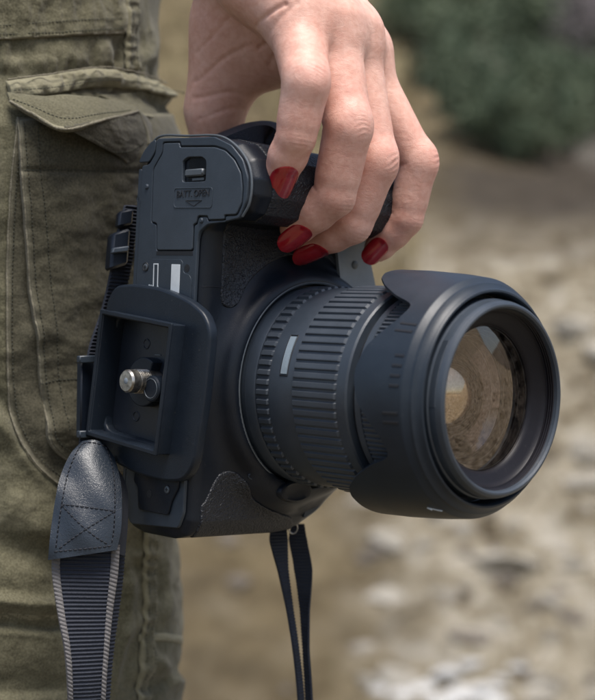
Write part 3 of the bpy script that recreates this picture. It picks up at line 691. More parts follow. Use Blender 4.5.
bk = wbox('strap_buckle', [(110, 235, 55.1), (128, 228, 55.5), (125, 266, 55.3), (107, 270, 54.9)], 0.30, M['body'], bev=0.1)
wbox('buckle_bar', [(112, 248, 54.6), (129, 246, 55.0), (127, 252, 54.9), (111, 254, 54.6)], 0.12, M['plate'], par=bk)
wbox('strap_keeper', [(118, 212, 55.3), (132, 209, 55.6), (131, 225, 55.5), (116, 228, 55.2)], 0.2, M['body'], bev=0.08)
sl = wbox('strap_slider', [(79, 357, 54.7), (92, 356, 55.2), (91, 436, 54.9), (78, 437, 54.4)], 0.14, M['body'], bev=0.05)
for yy in (359, 434):
    wbox('slider_bar', [(78, yy-3, 54.3), (95, yy-4, 54.8), (95, yy+4, 54.8), (78, yy+4, 54.3)], 0.12, M['plate'], par=sl, bev=0.04)
# strap arching over the grip end
v, f, _, _ = sheet(spline(px3([(214, 142, 54.6), (232, 134, 54.2), (255, 126, 54.2), (272, 127, 54.4), (285, 142, 54.6)]), 60), spline(px3([(205, 139, 57.0), (226, 130, 57.0), (250, 122, 57.0), (275, 122, 57.0), (300, 138, 57.0)]), 60), 0.95, 10, 0.0)
mesh(camw, 'strap_over_grip', v, f, M['webbing'], cam.e, True, auto=60, fix=True)
# two thin hanging straps under the camera
def ribbon(name, pts, widths, twists, mat, thick=0.10, n=360, pitch=0.12, par=None):
    c = spline(px3(pts), n); s_ = np.linspace(0, 1, n)
    wd = np.interp(s_, np.linspace(0, 1, len(widths)), widths); tw_ = np.radians(np.interp(s_, np.linspace(0, 1, len(twists)), twists))
    side = np.stack([np.cos(tw_), np.sin(tw_), 0*tw_], 1)
    rd = lambda Pm, t: 0.022*np.sin(Pm[..., 2]*2*math.pi/pitch)
    v, f, _, _ = sheet(c-side*wd[:, None]/2, c+side*wd[:, None]/2, thick, 10, 0.0, rd)
    return mesh(camw, name, v, f, mat, par or cam.e, True, auto=70, fix=True)
ribbon('hanging_strap', [(279, 524, 58.0), (279, 540, 57.6), (284, 570, 57.4), (291, 610, 57.3), (297, 650, 57.2), (302, 700, 57.2), (304, 760, 57.2), (303, 1020, 57.2)], [0.62, 0.72, 0.55, 0.42, 0.36, 0.34, 0.34, 0.34], [10, 15, 50, 62, 60, 55, 50, 50], M['webbing'])
ribbon('hanging_strap', [(298, 524, 58.6), (298, 540, 58.3), (303, 570, 58.0), (304, 610, 57.8), (305, 650, 57.7), (308, 700, 57.6), (308, 760, 57.6), (306, 1020, 57.6)], [0.5, 0.72, 0.72, 0.45, 0.36, 0.36, 0.34, 0.34], [0, -5, -10, -40, -55, -50, -50, -50], M['webbing'])
mb = MB(); t = np.linspace(0, 2*math.pi, 25); c = P(293, 528, 57.6)
mb.tube(np.stack([c[0]+0.17*np.cos(t), c[1]+0.1*np.cos(t), c[2]+0.22*np.sin(t)], 1), 0.03, 8); mb.build(camw, 'strap_ring', M['steel'], cam.e)

# ------------------------------------------------------------------ person : hand and trousers
person = Frame('person', (0, 0, 0), np.eye(3), (-14.5, 64.5, -85.0), label='person in olive cargo trousers, red painted nails, one arm lowered to hold a camera', category='person')
FING = dict(
    index=[(254, -22, 52.6, 1.42), (297, 22, 51.9, 1.05), (306, 82, 50.2, 0.79), (296, 137, 50.5, 0.67), (280, 175, 51.4, 0.57)],
    middle=[(284, -24, 53.4, 1.35), (328, 32, 52.6, 1.10), (348, 127, 51.6, 0.83), (334, 196, 52.2, 0.75), (298, 226, 53.2, 0.61)],
    ring=[(300, -24, 54.4, 1.28), (350, 40, 53.8, 1.02), (375, 162, 53.3, 0.80), (352, 223, 53.8, 0.75), (314, 242, 54.7, 0.58)],
    pinky=[(306, -20, 55.8, 1.2), (360, 62, 55.3, 0.92), (418, 162, 55.2, 0.70), (406, 218, 55.6, 0.65), (380, 246, 56.2, 0.54)])
THUMB = [(244, -60, 55.8, 1.8), (233, 30, 57.6, 1.42), (215, 110, 58.3, 1.02), (215, 160, 58.8, 0.95), (222, 205, 59.6, 0.75)]
PALM = [((250, -110, 54.2, 2.1), (262, -30, 54.0, 1.7)), ((262, -30, 54.0, 1.7), (300, 15, 53.8, 1.5)), ((300, -30, 55.2, 1.6), (335, 30, 54.8, 1.3)), ((330, 20, 55, 1.2), (362, 50, 55.6, 1.0)),
        ((238, 20, 57.4, 1.4), (268, 30, 56.6, 1.2)), ((242, 72, 57.8, 1.0), (276, 62, 57.2, 0.95)), ((258, 40, 57.2, 1.1), (300, 45, 56.6, 1.0)), ((300, 45, 56.6, 1.0), (350, 62, 56.4, 0.9)), ((250, -110, 54.2, 2.1), (235, -420, 55, 2.9)), ((255, -110, 54.8, 2.1), (244, -60, 55.8, 1.8)), ((282, -110, 55.2, 1.9), (262, -420, 56, 2.8))]
def PR(q): return P(*q[:3]), q[3]
hh = 0.055
ho = np.array([-5.2, 47.6, 2.6]); hN = (np.array([10.8, 14.4, 18.4])/hh).astype(int)
hx = [(ho[i]+hh*np.arange(hN[i])).astype(np.float32) for i in range(3)]
def cap_field(G, seg, k):
    """smooth-union a tapered capsule into grid G inside its own box"""
    (a, ra), (b, rb) = seg; m_ = max(ra, rb)+k+0.25
    lo = np.minimum(a, b)-m_; hi = np.maximum(a, b)+m_
    i0 = np.clip(((lo-ho)/hh).astype(int), 0, hN); i1 = np.clip(((hi-ho)/hh).astype(int)+1, 0, hN)
    if (i1 <= i0).any(): return
    sl_ = tuple(slice(i0[c], i1[c]) for c in range(3))
    x, y, z = hx[0][sl_[0]][:, None, None], hx[1][sl_[1]][None, :, None], hx[2][sl_[2]][None, None, :]
    e = b-a; L = e@e
    t = np.clip(((x-a[0])*e[0]+(y-a[1])*e[1]+(z-a[2])*e[2])/L, 0, 1)
    d = np.sqrt((x-a[0]-t*e[0])**2+(y-a[1]-t*e[1])**2+(z-a[2]-t*e[2])**2)-(ra+(rb-ra)*t)
    G[sl_] = smin(G[sl_], d.astype(np.float32), k)
def field(): return np.full(hN, 3.0, np.float32)
palm = field()
for s_ in PALM: cap_field(palm, [PR(s_[0]), PR(s_[1])], 0.9)
for i in range(2): cap_field(palm, [PR(THUMB[i]), PR(THUMB[i+1])], 0.7)
for k_, ch in FING.items(): cap_field(palm, [PR(ch[0]), PR(ch[1])], 0.65)
tot = palm.copy()
th_ = field()
for i in range(1, 4): cap_field(th_, [PR(THUMB[i]), PR(THUMB[i+1])], 0.3)
tot = smin(tot, th_, 0.7)
joints = []
for k_, ch in FING.items():
    g = field(); pr = [PR(c) for c in ch]
    for i in range(1, 4):
        a, ra = pr[i]; b, rb = pr[i+1]
        mid = (a+b)/2; rm = (ra+rb)/2*(1.08 if i < 3 else 1.09)
        if i == 3: cap_field(g, [(a, ra), (mid, rm)], 0.12); cap_field(g, [(mid, rm), (b, rb)], 0.12)
        else: cap_field(g, [(a, ra*1.02), (b, rb)], 0.12)
        if i == 2: cap_field(g, [(a+(b-a)*0.3, (ra+rb)/2*1.0), (a+(b-a)*0.7, (ra+rb)/2*1.0)], 0.12)
    for i in (2, 3):
        a, b, c = pr[i-1][0], pr[i][0], pr[i+1][0]
        d = 2*b-a-c; 
        e1 = (b-a)/np.linalg.norm(b-a); e2 = (c-b)/np.linalg.norm(c-b); d = e1-e2; d /= np.linalg.norm(d)
        ax_ = (e1+e2)/np.linalg.norm(e1+e2)
        joints.append((b, d, ax_, pr[i][1], i))
        if i == 2: cap_field(g, [(b+d*0.10-ax_*0.2, pr[i][1]*0.88), (b+d*0.10+ax_*0.15, pr[i][1]*0.86)], 0.3)
    # fingertip pad
    e2 = (pr[4][0]-pr[3][0])/np.linalg.norm(pr[4][0]-pr[3][0])
    cap_field(g, [(pr[4][0], pr[4][1]), (pr[4][0]+e2*0.22, pr[4][1]*0.80)], 0.2)
    gg = smin(g, palm, 0.55)
    gg = np.where(g > 2.5, palm, gg)
    tot = smin(tot, gg, 0.07)
    # knuckles over the finger roots
    b, rb = pr[1]
    cap_field(tot, [(b+np.array([0.15, -0.25, 0.35]), rb*0.74), (b+np.array([0.2, -0.2, -0.1]), rb*0.68)], 0.9)
v, f = surface_nets(tot, ho, hh)
# vertex normals from the field
def grad(vp):
    q = (vp-ho)/hh; g = np.zeros_like(vp)
    for c in range(3):
        for s_ in (-1, 1):
            qq = q.copy(); qq[:, c] += s_; i = np.clip(np.round(qq).astype(int), 0, hN-1); g[:, c] += s_*tot[i[:, 0], i[:, 1], i[:, 2]]
    return g/(np.linalg.norm(g, axis=1)[:, None]+1e-9)
def lap(v, f, it, lam=0.5):
    e = np.concatenate([f[:, [0, 1]], f[:, [1, 2]], f[:, [2, 3]], f[:, [3, 0]]]); n = len(v)
    for _ in range(it):
        s = np.zeros_like(v); c = np.bincount(e[:, 0], minlength=n)+np.bincount(e[:, 1], minlength=n)
        for k in range(3):
            s[:, k] = np.bincount(e[:, 0], v[e[:, 1], k], n)+np.bincount(e[:, 1], v[e[:, 0], k], n)
        v = v+lam*(s/np.maximum(c, 1)[:, None]-v)
    return v
v = lap(v, f, 10)
G = grad(v); red = np.zeros(len(v)); disp = np.zeros(len(v))
for b, d, ax_, r, i in joints:
    w = v-b; s = w@ax_; dn = G@d; R_ = np.linalg.norm(w, axis=1)
    back_ = np.clip((dn-0.15)/0.6, 0, 1)
    lat = np.cross(ax_, d); l = w@lat
    if i == 2:
        wob = s+0.07*np.sin(l*4+b[0])+0.10*np.sin(v[:, 0]*2.9+v[:, 2]*4.3)-0.15*l*l/r+0.35*s*s
        env = np.exp(-(s/0.36)**2)*np.exp(-(l/(0.62*r))**2)*back_*(R_ < 2.0)
        disp += env*(0.009+0.006*np.sin(l*6+b[2]))*np.cos(2*math.pi*wob/0.17+b[0])-env*0.01
        red += 0.60*np.exp(-(R_/1.15)**2)*np.clip(dn, 0, 1)*(R_ < 2.5)
        # flexion crease on the palm side
        disp -= 0.05*np.exp(-(s/0.07)**2)*np.clip((-dn-0.2)/0.6, 0, 1)*(R_ < r*1.7)
    else:
        env = np.exp(-(s/0.22)**2)*np.exp(-(l/(0.6*r))**2)*back_*(R_ < 1.6)
        disp += env*0.009*np.cos(2*math.pi*(s-0.2*l*l/r)/0.15)
        red += 0.28*np.exp(-(R_/1.0)**2)
        disp -= 0.05*np.exp(-(s/0.06)**2)*np.clip((-dn-0.2)/0.6, 0, 1)*(R_ < r*1.7)
for k_, ch in FING.items():
    tp = P(*ch[4][:3]); red += 0.5*np.exp(-(np.linalg.norm(v-tp, axis=1)/0.9)**2)
# palm creases and thumb-web folds
for a, b, w_, am in (((190, 70, 55), (250, 40, 55), 0.10, 0.05), ((190, 88, 55.4), (262, 84, 55), 0.09, 0.05), ((200, 112, 56), (245, 100, 55.6), 0.08, 0.04), ((195, 40, 54.8), (238, 5, 54.6), 0.1, 0.04), ((258, 22, 51.5), (284, 8, 51), 0.10, 0.10), ((268, 40, 51.5), (296, 6, 51), 0.12, 0.05)):
    A_, B_ = P(*a), P(*b); e = B_-A_; w = v-A_; t = np.clip((w[:, [0, 2]]@e[[0, 2]])/(e[[0, 2]]@e[[0, 2]]), 0, 1)
    dd = np.linalg.norm(w[:, [0, 2]]-t[:, None]*e[[0, 2]]+0.06*np.sin(v[:, [2, 0]]*3), axis=1)
    disp -= am*np.exp(-(dd/w_)**2)*np.clip(-G[:, 1], 0, 1)
# low irregularity of flesh
disp += 0.008*np.sin(v[:, 0]*3.1+v[:, 2]*1.7)*np.sin(v[:, 2]*2.3+v[:, 1]*2.1)+0.004*np.sin(v[:, 0]*7+1)*np.sin(v[:, 2]*6+v[:, 1]*5)
v = v+G*disp[:, None]
hand = mesh(person, 'hand', v, f, M['skin'], attrs={'red': np.clip(red, 0, 0.75)}, label='bare hand with bent fingers curled over the camera grip')
# nails
def sample(p):
    q = (np.asarray(p)-ho)/hh; i = np.clip(q.astype(int), 0, hN-2); fr3 = q-i; s_ = 0
    for o in [(a, b, c) for a in (0, 1) for b in (0, 1) for c in (0, 1)]:
        s_ += np.prod([fr3[k] if o[k] else 1-fr3[k] for k in range(3)])*tot[i[0]+o[0], i[1]+o[1], i[2]+o[2]]
    return s_
def hit(px, py, Y0=48.0, Y1=60):
    Y = Y0
    while Y < Y1:
        p = P(px, py, Y)
        if sample(p) < 0.0: return p
        Y += 0.03
    return None
def make_nail(k_, base, tip, wid, lift, nvec):
    ch = FING[k_]; a, b = P(*ch[3][:3]), P(*ch[4][:3])
    e = (b-a)/np.linalg.norm(b-a)
    n = np.array(nvec, float); n -= (n@e)*e; n /= np.linalg.norm(n)
    # centre line rides on the dorsal side of the last joint
    r = ch[4][1]
    side = np.cross(e, n)
    def surf(p0):
        lo, hi = 0.0, 1.6
        for _ in range(30):
            m_ = (lo+hi)/2
            if sample(p0+n*m_) < 0: lo = m_
            else: hi = m_
        return lo
    L0, L1 = base, tip
    nu, nv = 30, 15; top = []; h0 = surf(b-e*0.05)
    for i in range(nu):
        t = i/(nu-1); s_ = -0.55+t*(L1+0.55) if False else L0+(L1-L0)*t
        c0 = b+e*s_
        hl = h0-0.10*max(0.0, s_)**2
        hgt = max(surf(c0), hl) if s_ < 0.1 else hl
        ww_ = wid*max(0.02, 1-abs(1-t/0.42)**2.4)**0.5 if t < 0.42 else wid*max(0.02, 1-((t-0.42)/0.58)**4.5)**0.5
        row_ = []
        for j in range(nv):
            u = -1+2*j/(nv-1); x = u*ww_; Rc = wid*1.30
            drop = Rc-math.sqrt(max(Rc*Rc-x*x, 0))
            row_.append(c0+n*(hgt+lift-drop)+side*x)
        top.append(row_)
    top = np.array(top); bot = top-n*0.06
    V_ = np.concatenate([top, bot[:, ::-1]], 1); m_ = V_.shape[1]
    f = grid_faces(nu, m_, False, True).tolist()+[list(range(m_)), list(range((nu-1)*m_, nu*m_))[::-1]]
    mesh(person, 'fingernail', V_.reshape(-1, 3), f, M['nail'], hand, True, auto=50, fix=True)
make_nail('index', -0.82, 0.84, 0.47, 0.05, (0.34, -1, -0.1))
make_nail('middle', -0.62, 0.84, 0.43, 0.06, (-0.12, -0.68, -0.75))
make_nail('ring', -0.62, 0.86, 0.42, 0.06, (0.0, -0.68, -0.80))
make_nail('pinky', -0.50, 0.68, 0.38, 0.06, (-0.25, -0.9, -0.25))

# ---- trousers
LC = np.array([-14.6, 64.6])
def lat(nx, ny, seed):
    return np.random.default_rng(seed).random((nx, ny))
def vnoise(x, y, seed):
    T = lat(97, 89, seed); xi = np.floor(x).astype(int); yi = np.floor(y).astype(int); fx = x-xi; fy = y-yi
    fx = fx*fx*fx*(fx*(fx*6-15)+10); fy = fy*fy*fy*(fy*(fy*6-15)+10)
    g = lambda i, j: T[i % 97, j % 89]
    return (g(xi, yi)*(1-fx)+g(xi+1, yi)*fx)*(1-fy)+(g(xi, yi+1)*(1-fx)+g(xi+1, yi+1)*fx)*fy-0.5
def fbm(x, y, seed, o=4):
    s = 0; a = 1
    for k in range(o): s = s+a*vnoise(x*2**k, y*2**k, seed+k); a *= 0.5
    return s
def legR(z): return np.interp(z, [-85, -60, -30, -14, -9, -4, 0, 4, 7.2, 8.3, 9.6, 10.4, 14, 30], [7.2, 7.8, 8.9, 9.45, 9.40, 9.35, 9.4, 9.5, 9.7, 9.62, 9.0, 8.6, 8.50, 9.6])
def fold(px, py, pts, wl, wr, amp):
    """ridge (or valley when amp<0) along a polyline in surface-chart coordinates, different fall-off on each side"""
    pts = spline(np.array(pts, float), 28); best = np.full(px.shape, 1e9); side = np.zeros(px.shape); endf = np.ones(px.shape)
    for i in range(len(pts)-1):
        a, b = pts[i], pts[i+1]; e = b-a; L = e@e+1e-9
        t = np.clip(((px-a[0])*e[0]+(py-a[1])*e[1])/L, 0, 1)
        dx = px-a[0]-t*e[0]; dy = py-a[1]-t*e[1]; d = dx*dx+dy*dy; m_ = d < best
        best = np.where(m_, d, best); side = np.where(m_, e[0]*dy-e[1]*dx, side)
        q = (i+t)/(len(pts)-1); endf = np.where(m_, np.clip(np.minimum(q, 1-q)*5, 0.0, 1), endf)
    d = np.sqrt(best); w_ = np.where(side > 0, wl, wr)
    return amp*np.exp(-(d/w_)**2)*(0.25+0.75*endf)
def chart(p):                     # point -> chart coordinates (roughly 27 units per cm)
    return 297.5+F*p[..., 0]/p[..., 1], 350-F*p[..., 2]/p[..., 1]
def Dleg(th, z):
    R = legR(z); p = np.stack([LC[0]+R*np.cos(th), LC[1]+R*np.sin(th), z], -1)
    ok = (p[..., 1] < 70)
    x, y = chart(p)
    s = R*th
    d = 0.22*fbm(s*0.22+5, z*0.22+9, 3, 4)+0.05*fbm(s*1.3, z*0.9, 17, 3)
    # stretched drag wrinkles
    d = d+0.24*fbm((s+0.5*z)*0.16+3, (z-0.35*s)*0.50+2, 31, 3)+0.10*np.abs(fbm((s-0.4*z)*0.5+3, (z+0.3*s)*0.9+2, 91, 4))+0.13*fbm(s*2.1, z*0.7, 23, 3)*np.clip((z-8.5)/1.5, 0, 1)
    # big folds of the lower leg
    d = d+fold(x, y, [(-40, 545), (10, 552), (50, 560), (85, 585)], 16, 22, -0.40)
    d = d+fold(x, y, [(-60, 592), (0, 600), (50, 604), (100, 596)], 20, 7, 0.55)
    d = d+fold(x, y, [(-60, 622), (0, 624), (50, 628), (95, 622)], 5, 24, -0.45)
    d = d+fold(x, y, [(-40, 690), (20, 692), (70, 688)], 6, 20, -0.35)
    d = d+fold(x, y, [(0, 500), (30, 520), (60, 530)], 18, 26, 0.30)
    d = d+fold(x, y, [(-30, 400), (5, 430), (30, 462), (58, 492)], 8, 14, 0.22)
    d = d+fold(x, y, [(-30, 380), (5, 405), (25, 440), (52, 478)], 10, 10, -0.30)
    for pt, am in (([(125, 560), (128, 600), (118, 660), (112, 700)], 0.25), ([(160, 545), (168, 590), (160, 630)], 0.22), ([(150, 655), (165, 670), (182, 690)], 0.30), ([(135, 690), (160, 682), (180, 664)], -0.25), ([(155, 600), (175, 585)], -0.15), ([(118, 580), (140, 560)], -0.14), ([(120, 640), (142, 615)], 0.14),
                   ([(150, 20), (152, 45), (146, 66)], 0.20), ([(100, 40), (106, 55), (104, 68)], 0.15), ([(112, 38), (115, 52), (114, 66)], -0.16), ([(138, 10), (142, 40), (136, 68)], -0.15), ([(60, 50), (80, 62), (95, 66)], 0.10),
                   ([(150, 92), (165, 100), (177, 122)], 0.5), ([(120, 88), (150, 98), (170, 118)], 0.25), ([(110, 92), (122, 100), (135, 106)], -0.2),
                   ([(0, 100), (6, 200), (4, 300)], -0.15), ([(60, 60), (20, 64), (-20, 62)], 0.12)):
        d = d+fold(x, y, pt, 7, 7, am)
    # puckers along the flap seam
    pk_ = np.exp(-((y-(66-0.0*x))/9)**2)*0.06*np.sin(x*0.42+2*np.sin(x*0.11)); d = d+pk_*(x > -50)*(x < 175)
    return np.where(ok, d, 0.2*fbm(s*0.2, z*0.2, 3, 3))
def nonuni(a, b, fine, coarse, lo, hi):
    return np.unique(np.r_[np.arange(a, lo, coarse), np.arange(lo, hi, fine), np.arange(hi, b, coarse)])
tz = nonuni(-85, 20, 0.065, 0.8, -14.5, 13.5)
ta = np.radians(nonuni(-180, 180, 0.42, 3.0, -150, 25))
T_, Z_ = np.meshgrid(ta, tz, indexing='ij')
Rr = legR(Z_)+Dleg(T_, Z_)
V_ = np.stack([LC[0]+Rr*np.cos(T_), LC[1]+Rr*np.sin(T_), Z_], -1)
wear = np.clip(0.5*fbm(T_*12, Z_*1.1, 77, 4), 0, 0.35)
legf = grid_faces(len(ta), len(tz), True, False, flip=False)
trousers = mesh(person, 'trousers', V_.reshape(-1, 3), legf.tolist(), M['cloth'], attrs={'wear': wear.ravel()}, fix=True, label='faded olive cargo trouser leg')
def ground(px, py, off=0.0):
    """chart coordinates -> point on the cloth, raised by off"""
    px = np.asarray(px, float); py = np.asarray(py, float); ux = (px-297.5)/F; uz = (350-py)/F
    Y = np.full(px.shape, 57.0)
    for _ in range(6):
        R = legR(uz*Y)
        A = ux*ux+1; B = -(ux*LC[0]+LC[1]); C = LC@LC-R*R; disc = B*B-A*C
        Y = (-B-np.sqrt(np.maximum(disc, 1e-3)))/A
    th = np.arctan2(Y-LC[1], ux*Y-LC[0]); z = uz*Y
    R = legR(z)+Dleg(th, z)+off
    n = np.stack([np.cos(th), np.sin(th), 0*th], -1)
    return np.stack([LC[0]+R*np.cos(th), LC[1]+R*np.sin(th), z], -1), n
def patch(name, Lp, Rp, off, mat, nu=160, nv=110, thick=0.16, edge=0.07, label=None, extra=None, par=None):
    L = spline(np.array(Lp, float), nu); R = spline(np.array(Rp, float), nu); t = np.linspace(0, 1, nv)
    X = L[:, 0][:, None]*(1-t)+R[:, 0][:, None]*t; Yp = L[:, 1][:, None]*(1-t)+R[:, 1][:, None]*t
    u = np.linspace(0, 1, nu)[:, None]*np.ones(nv)
    dv = np.minimum(t, 1-t)[None, :]*np.abs(R[:, 0]-L[:, 0]).mean()/27; du = np.minimum(u, 1-u)*np.linalg.norm(np.diff(L, axis=0), axis=1).sum()/27
    d = np.minimum(dv, du); rim = np.sqrt(np.clip(d/edge, 0, 1)*(2-np.clip(d/edge, 0, 1)))
    o = off-thick*(1-rim)
    if extra is not None: o = o+extra(X, Yp)
    Pm, n = ground(X, Yp, 0); A = Pm+n*o[..., None]
    wr = np.exp(-(d/0.10)**2)*0.7
    B = Pm+n*(o-0.02-0.8*thick*rim)[..., None]
    V = np.concatenate([A, B[:, ::-1]], 1); m_ = V.shape[1]
    f = grid_faces(nu, m_, False, True).tolist()
    ob = mesh(person, name, V.reshape(-1, 3), f, mat, par or trousers, True, label, attrs={'wear': np.concatenate([wr, wr*0], 1).ravel()}, fix=True)
    return ob
def sew(obj, lines, off, step=0.15, dash=0.095, r=0.017):
    mb = MB()
    for k, pl in enumerate(lines):
        q = spline(np.array(pl, float), 120); Pm, n = ground(q[:, 0], q[:, 1], off); stitch_line(mb, Pm, n, step, dash, r, k)
    mb.build(person, 'stitching', M['stitch'], obj, auto=None)
def pipe(name, pl, off, r, obj, wob=0.02, mat='piping'):
    q = spline(np.array(pl, float), 160); Pm, n = ground(q[:, 0], q[:, 1], off)
    s = np.arange(len(q)); mb = MB(); mb.tube(Pm, r*(1+0.25*np.sin(s*0.9)*np.sin(s*0.37)), 8); mb.build(person, name, M[mat], obj, auto=None)
nz = lambda a, sx, sy, sd: (lambda X, Y: a*fbm(X*sx, Y*sy, sd, 4))
# gusset behind the pocket, then the pocket itself
G1 = [(16, 118), (9, 200), (7, 300), (8, 370), (14, 425), (34, 462), (64, 490)]
G2 = [(60, 118), (66, 200), (72, 300), (76, 370), (80, 410), (88, 440), (98, 470)]
gus = patch('pocket_gusset', G1, G2, 0.10, M['clothshade'], thick=0.10, extra=nz(0.10, 0.03, 0.02, 5))
pipe('gusset_seam', G1, 0.10, 0.035, gus); sew(gus, [[(21, 122), (14, 200), (12, 300), (13, 366), (20, 420), (38, 455), (66, 482)]], 0.12)
L = [(15, 120), (18, 180), (23, 240), (29, 300), (36, 345), (40, 382), (44, 410), (46, 440), (62, 458), (84, 470)]
R = [(172, 112), (172, 170), (172, 220), (171, 280), (170, 330), (168, 370), (166, 400), (166, 430), (165, 455), (164, 478)]
def pk2(X, Y): return 0.20*fbm(X*0.022, Y*0.016, 41, 4)+0.03*fbm(X*0.02, Y*0.10, 45, 3)-0.10*np.exp(-((Y-172)/3)**2)+0.20*np.exp(-(((X-60)/30)**2+((Y-245)/60)**2))-0.25*np.exp(-(((X-42)-(Y-400)*0.3)/6)**2-((Y-405)/16)**2)+0.22*np.exp(-((X-62)/14)**2-((Y-425)/22)**2)
pocket = patch('pocket', L, R, 0.42, M['clothshade'], nu=260, nv=150, thick=0.34, edge=0.09, extra=pk2, label='bellows cargo pocket with worn pale edge')
mbp = MB()
q = spline(np.array(L, float), 240); Pm, n = ground(q[:, 0]+0.6, q[:, 1], 0.0); Pm = Pm+n*(0.33+pk2(q[:, 0], q[:, 1]))[:, None]
s = np.arange(240); mbp.tube(Pm, 0.040*(1+0.3*np.sin(s*0.8)*np.sin(s*0.31)), 8); mbp.build(person, 'pocket_edge', M['piping'], pocket, auto=None)
def sew_on(obj, lines, offf, step=0.15, dash=0.095, r=0.017):
    mb = MB()
    for k, pl in enumerate(lines):
        q = spline(np.array(pl, float), 140); Pm, n = ground(q[:, 0], q[:, 1], 0); Pm = Pm+n*(offf(q[:, 0], q[:, 1])+0.008)[:, None]
        stitch_line(mb, Pm, n, step, dash, r, k)
    mb.build(person, 'stitching', M['stitch'], obj, auto=None)
po = lambda X, Y: 0.42+pk2(X, Y)
sew_on(pocket, [[(32, 122), (36, 180), (42, 240), (49, 300), (54, 345), (57, 380), (60, 412), (62, 432)], [(20, 172), (60, 171), (100, 172), (150, 174)], [(20, 124), (24, 180), (29, 240), (35, 300), (41, 345), (45, 382), (49, 410), (51, 436), (66, 452), (88, 464)], [(40, 384), (58, 380), (90, 378)]], po)
# upper panels
up = patch('side_panel', [(-60, -60), (-60, -20), (-60, 20), (-60, 45)], [(121, -60), (121, -20), (121, 10), (121, 33)], 0.14, M['cloth'], nu=80, nv=160, thick=0.13, extra=nz(0.12, 0.05, 0.03, 9))
sew(up, [[(-60, 32), (0, 27), (60, 22), (117, 19)], [(-60, 41), (0, 36), (60, 33), (118, 29)]], 0.16)
pipe('panel_edge', [(-60, 45), (0, 40), (60, 36), (121, 33)], 0.10, 0.035, up)
sm_ = patch('outer_seam', [(120, -60), (121, -20), (121, 30), (122, 70)], [(133, -60), (134, -20), (134, 30), (134, 70)], 0.22, M['cloth'], nu=120, nv=24, thick=0.14, extra=lambda X, Y: 0.035*np.sin(Y*0.45+np.sin(Y*0.13)*2)+0.04*fbm(X*0.1,Y*0.12,3,3))
sew(sm_, [[(124, -60), (124, -20), (124, 20), (125, 66)], [(131, -60), (131, -20), (131, 20), (131, 68)]], 0.235)
# flap: stitched band, lifted tongue and folded-back corner
bandL = [(4, 82), (40, 77), (90, 69), (130, 74), (155, 83)]; bandR = [(10, 99), (45, 96), (90, 88), (130, 90), (157, 98)]
pu = lambda X, Y: 0.07*np.sin(X*0.42+2.2*np.sin(X*0.09))+0.16*fbm(X*0.05, Y*0.05, 14, 4)
flap = patch('flap_band', bandL, bandR, 0.52, M['cloth'], nu=240, nv=30, thick=0.40, edge=0.12, extra=pu)
pipe('band_edge', bandL, 0.50, 0.03, flap); sew(flap, [[(10, 93), (45, 90), (90, 82), (130, 84), (160, 94)]], 0.56)
def tongue(name, A, B, offA, offB, mat, nu=110, nv=50, wob=0.06, seed=3, edge=True, stitch=True, thick=0.14, parent=None):
    a = spline(np.array(A, float), nu); b = spline(np.array(B, float), nu); oa = np.interp(np.linspace(0, 1, nu), np.linspace(0, 1, len(offA)), offA); ob_ = np.interp(np.linspace(0, 1, nu), np.linspace(0, 1, len(offB)), offB)
    pa, na = ground(a[:, 0], a[:, 1], 0); pb, nb = ground(b[:, 0], b[:, 1], 0)
    # keep the chart position while lifting towards the front
    def lift(q, o):
        Pm, n = ground(q[:, 0], q[:, 1], 0); Y = Pm[:, 1]-o; return np.stack([(q[:, 0]-297.5)*Y/F, Y, (350-q[:, 1])*Y/F], -1)
    pa = lift(a, oa); pb = lift(b, ob_)
    rd = lambda Pm, t: wob*fbm(Pm[..., 0]*0.9+7, Pm[..., 2]*1.3+5, seed, 4)
    v, f, Aa, nn_ = sheet(pa, pb, thick, nv, 0.05, rd)
    wr = np.zeros((nu, 2*nv)); wr[:, nv-4:nv] = 0.7; wr[:, :2] = 0.15
    o = mesh(person, name, v, f, mat, parent or flap, True, attrs={'wear': wr.ravel()}, fix=True)
    if edge:
        mb = MB(); s = np.arange(nu); mb.tube(Aa[:, -1]-np.array([0, 0.02, 0]), 0.055*(1+0.25*np.sin(s*0.8)*np.sin(s*0.31)), 8); mb.build(person, 'flap_edge', M['piping'], o, auto=None)
    if stitch:
        mb = MB()
        for fr_k in (0.72,):
            j = int(fr_k*(nv-1)); stitch_line(mb, Aa[4:-4, j], nn_[4:-4, j], 0.16, 0.10, 0.018)
        mb.build(person, 'stitching', M['stitch'], o, auto=None)
    return o
tongue('flap', [(7, 92), (38, 96), (70, 95), (105, 99), (136, 107)], [(10, 101), (32, 114), (65, 129), (100, 121), (138, 111)], [0.5, 0.6, 0.7, 0.8, 0.9], [0.7, 1.2, 1.9, 1.9, 1.7], M['cloth'])
tongue('flap_corner', [(66, 128), (90, 123), (115, 117), (138, 111)], [(128, 161), (132, 163), (137, 164), (150, 152)], [1.9, 1.95, 1.9, 1.7], [0.75, 0.7, 0.7, 0.8], M['clothshade'], stitch=True, edge=False, wob=0.12, seed=8)
tongue('flap_side', [(138, 111), (146, 116), (152, 124)], [(138, 111.5), (147, 132), (151, 152)], [1.7, 1.4, 1.0], [1.7, 1.2, 0.8], M['clothshade'], stitch=False, edge=False, nu=30, nv=12, wob=0.03)
tongue('flap_fold', [(100, 94), (130, 93), (156, 93)], [(139, 113), (158, 119), (180, 136)], [0.35, 0.4, 0.3], [1.5, 0.9, 0.35], M['cloth'], edge=False, stitch=False, nu=80, nv=40, wob=0.14, seed=12)
